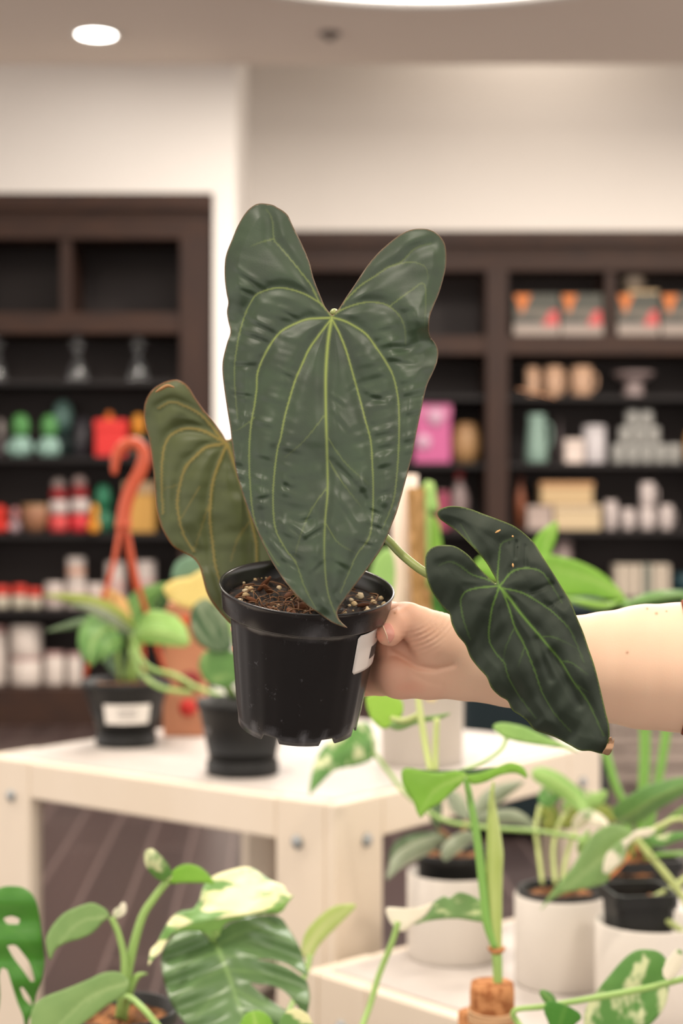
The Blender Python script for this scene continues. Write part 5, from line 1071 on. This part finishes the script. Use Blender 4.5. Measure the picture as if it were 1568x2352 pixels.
veins3 = [V(3.4, [(1146, 1347), (1163, 1366), (1195, 1408), (1227, 1446), (1259, 1484), (1288, 1519), (1313, 1561), (1339, 1596), (1358, 1628), (1386, 1690)]),
    V(2.2, [(1146, 1347), (1157, 1366), (1170, 1401), (1182, 1440), (1205, 1484), (1227, 1539), (1246, 1593), (1272, 1637), (1310, 1680)]),
    V(2.0, [(1146, 1347), (1141, 1363), (1130, 1395), (1125, 1427), (1122, 1459), (1128, 1484), (1144, 1507), (1158, 1523), (1166, 1551), (1186, 1590), (1230, 1650)]),
    V(2.0, [(1146, 1345), (1131, 1347), (1099, 1350), (1071, 1358), (1058, 1376), (1060, 1405), (1066, 1430), (1080, 1470)]), V(1.6, [(1142, 1341), (1116, 1330), (1083, 1319), (1055, 1299), (1032, 1290), (1007, 1299)]),
    V(2.0, [(1146, 1345), (1142, 1331), (1144, 1299), (1147, 1268), (1152, 1248), (1179, 1236)]), V(2.0, [(1148, 1345), (1154, 1338), (1173, 1315), (1195, 1306), (1221, 1306), (1250, 1320), (1290, 1385)]),
    V(1.8, [(1148, 1348), (1160, 1352), (1195, 1360), (1221, 1373), (1246, 1389), (1275, 1411), (1310, 1450), (1340, 1520)]), V(1.5, [(1139, 1340), (1128, 1316), (1109, 1288), (1090, 1258), (1074, 1232), (1058, 1204)]),
    V(.9, [(1243, 1462), (1275, 1465), (1323, 1488)]), V(.9, [(1291, 1519), (1313, 1523), (1350, 1550)]), V(.8, [(1182, 1440), (1160, 1490), (1157, 1523)]), V(.8, [(1205, 1484), (1190, 1530)]), V(.8, [(1320, 1570), (1350, 1590)])]
def ex3(X, Y, dm, bd):
    Zs = vnoise(X / 70., Y / 70., 8) * .004 + vnoise((X * .8 + Y * .5) / 22., (Y * .8 - X * .5) / 60., 6) * .0022 * np.clip(dm / 14, 0, 1)
    for (a, b, amp, s) in [((1185, 1245), (1183, 1280), .0018, 4), ((1205, 1255), (1207, 1300), .0015, 5), ((1222, 1360), (1265, 1342), .0022, 6), ((1265, 1390), (1290, 1375), .0015, 5), ((1265, 1500), (1330, 1620), .0022, 9), ((1230, 1470), (1265, 1560), .0018, 8)]:
        d, pr = seg_dist(X, Y, [a, b]); Zs += amp * np.exp(-(d / s) ** 2)
    Zs += .003 * np.sin((X + Y * 1.3) / 34.) * np.clip(1 - bd / 60, 0, 1)
    return Zs
def z3(x, y):
    t = ((x - 1146) * .55 + (y - 1347) * .83) / 430.; s_ = (x - 1146) * .83 - (y - 1347) * .55
    return .985 + .012 * t * t - .004 * t + (s_ / 150.) ** 2 * .012
L3 = traced_leaf('leaf', out3, z3, m_l3, HP, veins=veins3, step=3.6, thick=.0005, relief=.0022, sigma=16, vein_fade=.85, vein_w=1.9, margin=True, extra=ex3, label='smaller dark leaf hanging in front of the forearm, brown tip')
traced_leaf('leaf_tip', [(1383, 1731), (1391, 1716), (1398, 1696), (1404, 1694), (1407, 1704), (1410, 1697), (1409, 1712), (1403, 1728), (1396, 1735)], lambda x, y: .9905 + 0 * x + .002 * np.sin(y / 5.), mat('dry_brown_tip', lin((160, 125, 95)), .8), L3, step=4, label='dried curled brown tip')
for (xa, ya, xb, yb) in ((1137, 1224, 1149, 1217), (1176, 1230, 1178, 1234), (1177, 1294, 1178, 1303)):
    z_ = float(z3(xa, ya)) - .0035
    px_tube([(xa, ya, z_, .0003), ((xa + xb) / 2, (ya + yb) / 2, z_ - .0002, .0007), (xb, yb, z_, .0003)], 6).build('dry_spot', m_yel, L3)

out2 = [(530, 1008), (520, 1012), (513, 1000), (507, 991), (488, 965), (468, 942), (449, 915), (434, 890), (419, 877), (403, 872), (377, 878), (350, 895), (334, 921), (330, 948), (334, 979), (344, 1021), (350, 1067), (355, 1120), (359, 1166), (367, 1201), (378, 1227), (396, 1254), (419, 1269), (442, 1281), (457, 1300), (465, 1327), (476, 1365), (499, 1400), (527, 1431), (560, 1455), (600, 1462), (640, 1440), (690, 1380), (730, 1300), (750, 1220), (750, 1140), (735, 1060), (700, 1000), (650, 960), (600, 950), (560, 970), (540, 1000)]
veins2 = [V(4.5, [(522, 1020), (541, 1074), (560, 1130), (576, 1193), (587, 1243), (589, 1277), (592, 1400)]), V(3.4, [(519, 1016), (507, 1005), (465, 956), (426, 933), (392, 923), (365, 937)]), V(3.4, [(518, 1018), (503, 1009), (468, 990), (430, 984), (400, 994), (382, 1013), (373, 1051), (371, 1109), (374, 1180)]),
    V(3.6, [(519, 1019), (476, 1026), (453, 1044), (426, 1074), (413, 1113), (407, 1151), (411, 1189), (422, 1227), (445, 1266)]), V(3.4, [(520, 1022), (503, 1063), (489, 1105), (484, 1147), (482, 1193), (488, 1247), (497, 1310), (530, 1400)]),
    V(1.2, [(458, 1120), (430, 1165), (411, 1200)]), V(1.2, [(485, 1140), (460, 1220), (445, 1266)]), V(1.2, [(576, 1193), (545, 1240), (530, 1290)]), V(1.0, [(413, 1113), (385, 1120), (372, 1125)])]
def ex2(X, Y, dm, bd):
    return vnoise(X / 60., Y / 24., 11) * .0022 * np.clip(dm / 14, 0, 1) + vnoise(X / 90., Y / 90., 12) * .006 - .0012 * np.exp(-(dm / 5.) ** 2)
L2 = traced_leaf('leaf', out2, lambda x, y: 1.160 + (1020 - y) * .00004 + ((x - 540) / 200.) ** 2 * .014, m_l2, HP, veins=veins2, step=5, thick=.0005, relief=.0034, sigma=20, vein_w=2.6, vein_fade=.4, margin=True, extra=ex2, label='olive underside of a leaf turned away, behind the largest one')
px_tube([(400, 890, 1.1565, .0004), (385, 886, 1.157, .0012), (370, 893, 1.157, .0012), (357, 901, 1.158, .0004)], 6).build('dry_patch', mat('dry_tan', lin((165, 120, 75)), .8), L2)

m_pet = noisy(mat('petiole_green', lin((140, 155, 84)), .45), lin((120, 125, 70)), 30, .7)
tubes(HP, 'petiole', [[(705, 1370, 1.07, .0035), (740, 1340, 1.06, .0032), (810, 1270, 1.05, .003), (862, 1222, 1.04, .0028), (892, 1242, 1.03, .0028), (925, 1276, 1.02, .0028), (978, 1316, 1.008, .0028), (1040, 1340, 1.003, .0026), (1100, 1350, .999, .0024), (1146, 1347, .990, .0022)],
                      [(700, 1370, 1.075, .0038), (720, 1250, 1.09, .0036), (745, 1050, 1.09, .0034), (760, 850, 1.08, .0032), (768, 735, 1.058, .0032), (767, 717, 1.046, .0024), (763, 722, 1.041, .002)],
                      [(690, 1370, 1.08, .0035), (640, 1280, 1.12, .0032), (580, 1130, 1.15, .003), (540, 1040, 1.175, .003), (522, 1018, 1.165, .0028)]], m_pet, 12)

# ================================================================ PERSON (hand and forearm)
U = .00029
def smin(a, b, k):
    h = np.clip(.5 + .5 * (b - a) / k, 0, 1); return b * (1 - h) + a * h - k * h * (1 - h)
def cap(x, y, d, A, B, ra, rb, fl=1.0):
    ax, ay, ad = A; bx, by, bd = B; ux, uy, ud = bx - ax, by - ay, bd - ad; L = ux * ux + uy * uy + ud * ud
    t = np.clip(((x - ax) * ux + (y - ay) * uy + (d - ad) * ud) / L, 0, 1)
    dx = x - ax - t * ux; dy = y - ay - t * uy; dd = (d - ad - t * ud) / fl
    return np.sqrt(dx * dx + dy * dy + dd * dd) - (ra + (rb - ra) * t)
def hand_sdf(x, y, d):
    S_ = cap(x, y, d, (1760, 1540, 80), (1560, 1533, 75), 168, 148, .84)
    arm = [(1560, 1533, 75, 148), (1480, 1532, 72, 143), (1393, 1532, 68, 127), (1326, 1531, 66, 116), (1250, 1528, 64, 108), (1173, 1524, 60, 100), (1090, 1517, 56, 94)]
    for a, b in zip(arm, arm[1:]): S_ = smin(S_, cap(x, y, d, a[:3], b[:3], a[3], b[3], .8), 8)
    g = lambda S_, ch, k=14, fl=1.0: _chain(S_, x, y, d, ch, k, fl)
    S_ = g(S_, [(1090, 1512, 56, 90), (1020, 1512, 58, 84)], 14, .78)
    # heel of the hand / palm wrapping behind the pot
    S_ = g(S_, [(1060, 1540, 66, 66), (985, 1547, 70, 57), (920, 1548, 96, 55), (872, 1545, 166, 50), (800, 1535, 258, 40)], 16)
    S_ = g(S_, [(1020, 1500, 86, 80), (930, 1480, 124, 70), (872, 1470, 184, 50)], 16)
    # ball of the thumb, thumb
    S_ = g(S_, [(1060, 1490, 40, 66), (1005, 1470, 20, 62), (965, 1440, 6, 46)], 16)
    S_ = g(S_, [(975, 1445, 22, 46), (938, 1422, 2, 37), (914, 1432, -14, 32.5), (894, 1454, -27, 31)], 9)
    # web up to the first finger
    S_ = g(S_, [(990, 1455, 62, 50), (930, 1425, 60, 40), (895, 1420, 92, 36), (862, 1430, 150, 33)], 12)
    fingers = [[(862, 1436, 150, 33), (800, 1440, 222, 28), (700, 1441, 236, 25), (605, 1443, 206, 23), (549, 1443, 136, 20)],
               [(862, 1486, 165, 34), (800, 1489, 240, 28), (700, 1490, 255, 25.5), (602, 1489, 222, 23.5), (553, 1489, 146, 21)],
               [(862, 1536, 195, 30), (800, 1537, 250, 27), (705, 1538, 265, 24), (615, 1537, 235, 22), (572, 1537, 170, 20)],
               [(860, 1572, 185, 26), (800, 1580, 252, 23), (720, 1582, 262, 21), (660, 1582, 250, 19), (615, 1582, 218, 17)]]
    for f in fingers:
        T = None
        for a, b in zip(f, f[1:]):
            c = cap(x, y, d, a[:3], b[:3], a[3], b[3]); T = c if T is None else smin(T, c, 5)
        # knuckle thickening
        for q in f[1:-1]: T = smin(T, np.sqrt((x - q[0]) ** 2 + (y - q[1]) ** 2 + (d - q[2]) ** 2) - q[3] * 1.04, 5)
        S_ = smin(S_, T, 5)
    # skin folds between thumb and wrist
    rr = np.hypot(x - 925, (y - 1360) * 1.0); an = np.arctan2(y - 1360, x - 925)
    mk = np.exp(-((rr - 118) / 26.) ** 2) * np.exp(-((an - 1.0) / .5) ** 2) * (d < 80)
    S_ = S_ + 2.3 * np.sin(rr * 2 * math.pi / 11.5) * mk
    dl, pr = seg_dist(x.ravel(), y.ravel(), [(885, 1492), (925, 1512), (960, 1532), (1000, 1538), (1040, 1528)])
    S_ = S_ + (7.0 * np.exp(-(dl / 7.) ** 2)).reshape(x.shape) * (d < 60)
    dl, pr = seg_dist(x.ravel(), y.ravel(), [(950, 1548), (985, 1568), (1015, 1572)])
    S_ = S_ + (1.6 * np.exp(-(dl / 7.) ** 2)).reshape(x.shape) * (d < 60)
    return S_
def _chain(S_, x, y, d, ch, k, fl):
    for a, b in zip(ch, ch[1:]): S_ = smin(S_, cap(x, y, d, a[:3], b[:3], a[3], b[3], fl), k)
    return S_
def surface_nets(f, lo, hi, h):
    n = [int((hi[i] - lo[i]) / h) + 1 for i in range(3)]
    ax = [lo[i] + h * np.arange(n[i]) for i in range(3)]
    G_ = np.empty(n, np.float32)
    for i0 in range(0, n[0], 24):
        X, Y, D = np.meshgrid(ax[0][i0:i0 + 24], ax[1], ax[2], indexing='ij'); G_[i0:i0 + 24] = f(X, Y, D)
    ins = G_ < 0
    cs = np.zeros([m - 1 for m in n], np.int8)
    for a in (0, 1):
        for b in (0, 1):
            for c in (0, 1): cs += ins[a:n[0] - 1 + a, b:n[1] - 1 + b, c:n[2] - 1 + c]
    I, J, K = np.nonzero((cs > 0) & (cs < 8)); idx = -np.ones(cs.shape, np.int64); idx[I, J, K] = np.arange(len(I))
    acc = np.zeros((len(I), 3)); cnt = np.zeros(len(I))
    cor = [(a, b, c) for a in (0, 1) for b in (0, 1) for c in (0, 1)]
    for p in cor:
        for q in cor:
            if sum(q) - sum(p) == 1 and all(q[i] >= p[i] for i in range(3)):
                g0 = G_[I + p[0], J + p[1], K + p[2]]; g1 = G_[I + q[0], J + q[1], K + q[2]]; m = (g0 < 0) != (g1 < 0)
                t = np.where(m, g0 / (g0 - g1 + 1e-12), 0)
                for i in range(3): acc[:, i] += np.where(m, p[i] + t * (q[i] - p[i]), 0)
                cnt += m
    v = (np.stack([I, J, K], 1) + acc / cnt[:, None]) * h + np.array(lo)
    quads = []
    for axn in range(3):
        s0 = [slice(1, n[i] - 1) for i in range(3)]; s0[axn] = slice(0, n[axn] - 1); s1 = list(s0); s1[axn] = slice(1, n[axn])
        a0 = ins[tuple(s0)]; a1 = ins[tuple(s1)]; X_, Y_, Z_ = np.nonzero(a0 != a1)
        fl = a0[X_, Y_, Z_]; base = np.stack([X_, Y_, Z_], 1) + np.array([0 if i == axn else 1 for i in range(3)])
        u, w = [(1, 2), (2, 0), (0, 1)][axn]; o = np.zeros(3, int)
        def at(du, dw):
            p = base.copy(); p[:, u] -= du; p[:, w] -= dw; return idx[p[:, 0], p[:, 1], p[:, 2]]
        q = np.stack([at(1, 1), at(0, 1), at(0, 0), at(1, 0)], 1)
        q[~fl] = q[~fl][:, ::-1]; quads.append(q)
    return v, np.concatenate(quads)
hv, hf = surface_nets(hand_sdf, (505, 1350, -110), (1720, 1700, 300), 3.2)
# keep the normals outward after mapping to the world (depth axis points away, y down)
HVW = [P(a, b, 1.07 + c * U) for a, b, c in hv]
m_skin = mat('skin', lin((240, 200, 172)), .5, .35, sss=.12); b = bsdf(m_skin)
a1 = nd(m_skin, 'ShaderNodeAttribute', attribute_name='flush'); x = nd(m_skin, 'ShaderNodeMix', data_type='RGBA')
tc = nd(m_skin, 'ShaderNodeTexCoord'); n = nd(m_skin, 'ShaderNodeTexNoise', i_Scale=28, i_Detail=4); lk(m_skin, tc.outputs['Object'], n.inputs[0])
y_ = nd(m_skin, 'ShaderNodeMix', data_type='RGBA'); y_.inputs[6].default_value = (*lin((244, 208, 178)), 1); y_.inputs[7].default_value = (*lin((239, 198, 168)), 1); lk(m_skin, n.outputs[0], y_.inputs[0])
lk(m_skin, y_.outputs[2], x.inputs[6]); x.inputs[7].default_value = (*lin((236, 158, 132)), 1); lk(m_skin, a1.outputs['Fac'], x.inputs[0])
a2 = nd(m_skin, 'ShaderNodeAttribute', attribute_name='mole'); x2 = nd(m_skin, 'ShaderNodeMix', data_type='RGBA'); lk(m_skin, x.outputs[2], x2.inputs[6]); x2.inputs[7].default_value = (*lin((170, 110, 75)), 1); lk(m_skin, a2.outputs['Fac'], x2.inputs[0])
lk(m_skin, x2.outputs[2], b.inputs['Base Color'])
n3 = nd(m_skin, 'ShaderNodeTexNoise', i_Scale=1400, i_Detail=2); lk(m_skin, tc.outputs['Object'], n3.inputs[0]); bp = nd(m_skin, 'ShaderNodeBump'); bp.inputs['Strength'].default_value = .12; bp.inputs['Distance'].default_value = .0004
lk(m_skin, n3.outputs[0], bp.inputs['Height']); lk(m_skin, bp.outputs[0], b.inputs['Normal'])
X, Y, D = hv[:, 0], hv[:, 1], hv[:, 2]
fl = np.clip((1080 - X) / 160, 0, 1) * .42
fl = np.maximum(fl, np.exp(-(((X - 872) / 20) ** 2 + ((Y - 1458) / 26) ** 2)) * .9)
fl = np.maximum(fl, np.exp(-(((X - 935) / 60) ** 2 + ((Y - 1580) / 30) ** 2)) * .55); fl = np.maximum(fl, np.where(X < 620, .5, 0))
mole = np.zeros(len(X))
for (mx_, my_, r_) in ((1440, 1499, 3.2), (1486, 1398, 3), (1507, 1409, 3.5), (906, 1408, 2.6), (1530, 1404, 2.4)): mole = np.maximum(mole, np.exp(-(np.hypot(X - mx_, Y - my_) / r_) ** 2) * (D < 60) * .8)
person = obj('person', HVW, hf, m_skin, None, label='bare forearm and hand reaching in from the right, gripping the black pot, thumb in front', cat='person', attrs={'flush': fl, 'mole': mole}, origin=P(1560, 1533, 1.09))
# thumb nail
npoly = smooth_line([(879, 1437), (887, 1431), (898, 1434), (905, 1449), (905, 1462), (899, 1473), (892, 1478), (888, 1462), (884, 1449), (879, 1437)], 3)
gx, gy = np.meshgrid(np.arange(876, 908, 2.), np.arange(1429, 1481, 2.)); gx = gx.ravel(); gy = gy.ravel()
ok = inside(gx, gy, npoly[:-1]); dd_, _ = seg_dist(gx, gy, npoly); ok &= dd_ > 1
pts = [Vector(p) for p in npoly[:-1]] + [Vector((a, b_)) for a, b_ in zip(gx[ok], gy[ok])]
vo, _, fo, *_r = delaunay_2d_cdt(pts, [(i, (i + 1) % (len(npoly) - 1)) for i in range(len(npoly) - 1)], [], 1, 1e-4)
NX = np.array([v[0] for v in vo]); NY = np.array([v[1] for v in vo]); ds = np.full(len(NX), -100.)
for _ in range(90): ds = ds + np.maximum(hand_sdf(NX.reshape(1, 1, -1), NY.reshape(1, 1, -1), ds.reshape(1, 1, -1)).ravel(), 0) * .7
vs = [P(a, b_, 1.07 + (c_ - 1.6) * U) for a, b_, c_ in zip(NX, NY, ds)]
no = obj('thumbnail', vs, [f if (vs[f[1]] - vs[f[0]]).cross(vs[f[2]] - vs[f[0]]).y < 0 else tuple(reversed(f)) for f in [tuple(f) for f in fo]], mat('nail_plate', lin((238, 168, 150)), .28, .5), person)
no.modifiers.new('t', 'SOLIDIFY').thickness = .0005
edge = [(879, 1437), (883, 1447), (888, 1460), (893, 1477)]
eds = []
for (a, b_) in edge:
    q = -100.
    for _ in range(90): q += max(float(hand_sdf(np.array([[[a]]], float), np.array([[[b_]]], float), np.array([[[q]]], float))[0, 0, 0]), 0) * .7
    eds.append((a, b_, 1.07 + (q - 1.8) * U, .00032))
px_tube(eds, 6, 3).build('nail_edge', mat('nail_edge', lin((245, 222, 190)), .4), no)
# sleeve hem at the right edge
sl = MB(); n_ = 40
vs = []; rows = [(1577, 149), (1573, 153), (1577, 156), (1605, 160), (1720, 176)]
for (xx, rr) in rows:
    for i in range(n_):
        t = 2 * math.pi * i / n_; vs.append(P(xx + 10 * math.cos(t * 2) * (1 if xx < 1650 else 0), 1533 + rr * math.sin(t), 1.07 + (75 + rr * .84 * math.cos(t)) * U))
fs = [(k * n_ + i, k * n_ + (i + 1) % n_, (k + 1) * n_ + (i + 1) % n_, (k + 1) * n_ + i) for k in range(len(rows) - 1) for i in range(n_)]
obj('sleeve', vs, fs, noisy(mat('brown_knit', lin((135, 80, 58)), .85, .1), lin((90, 52, 40)), 300, .7), person, label='brown sleeve hem')
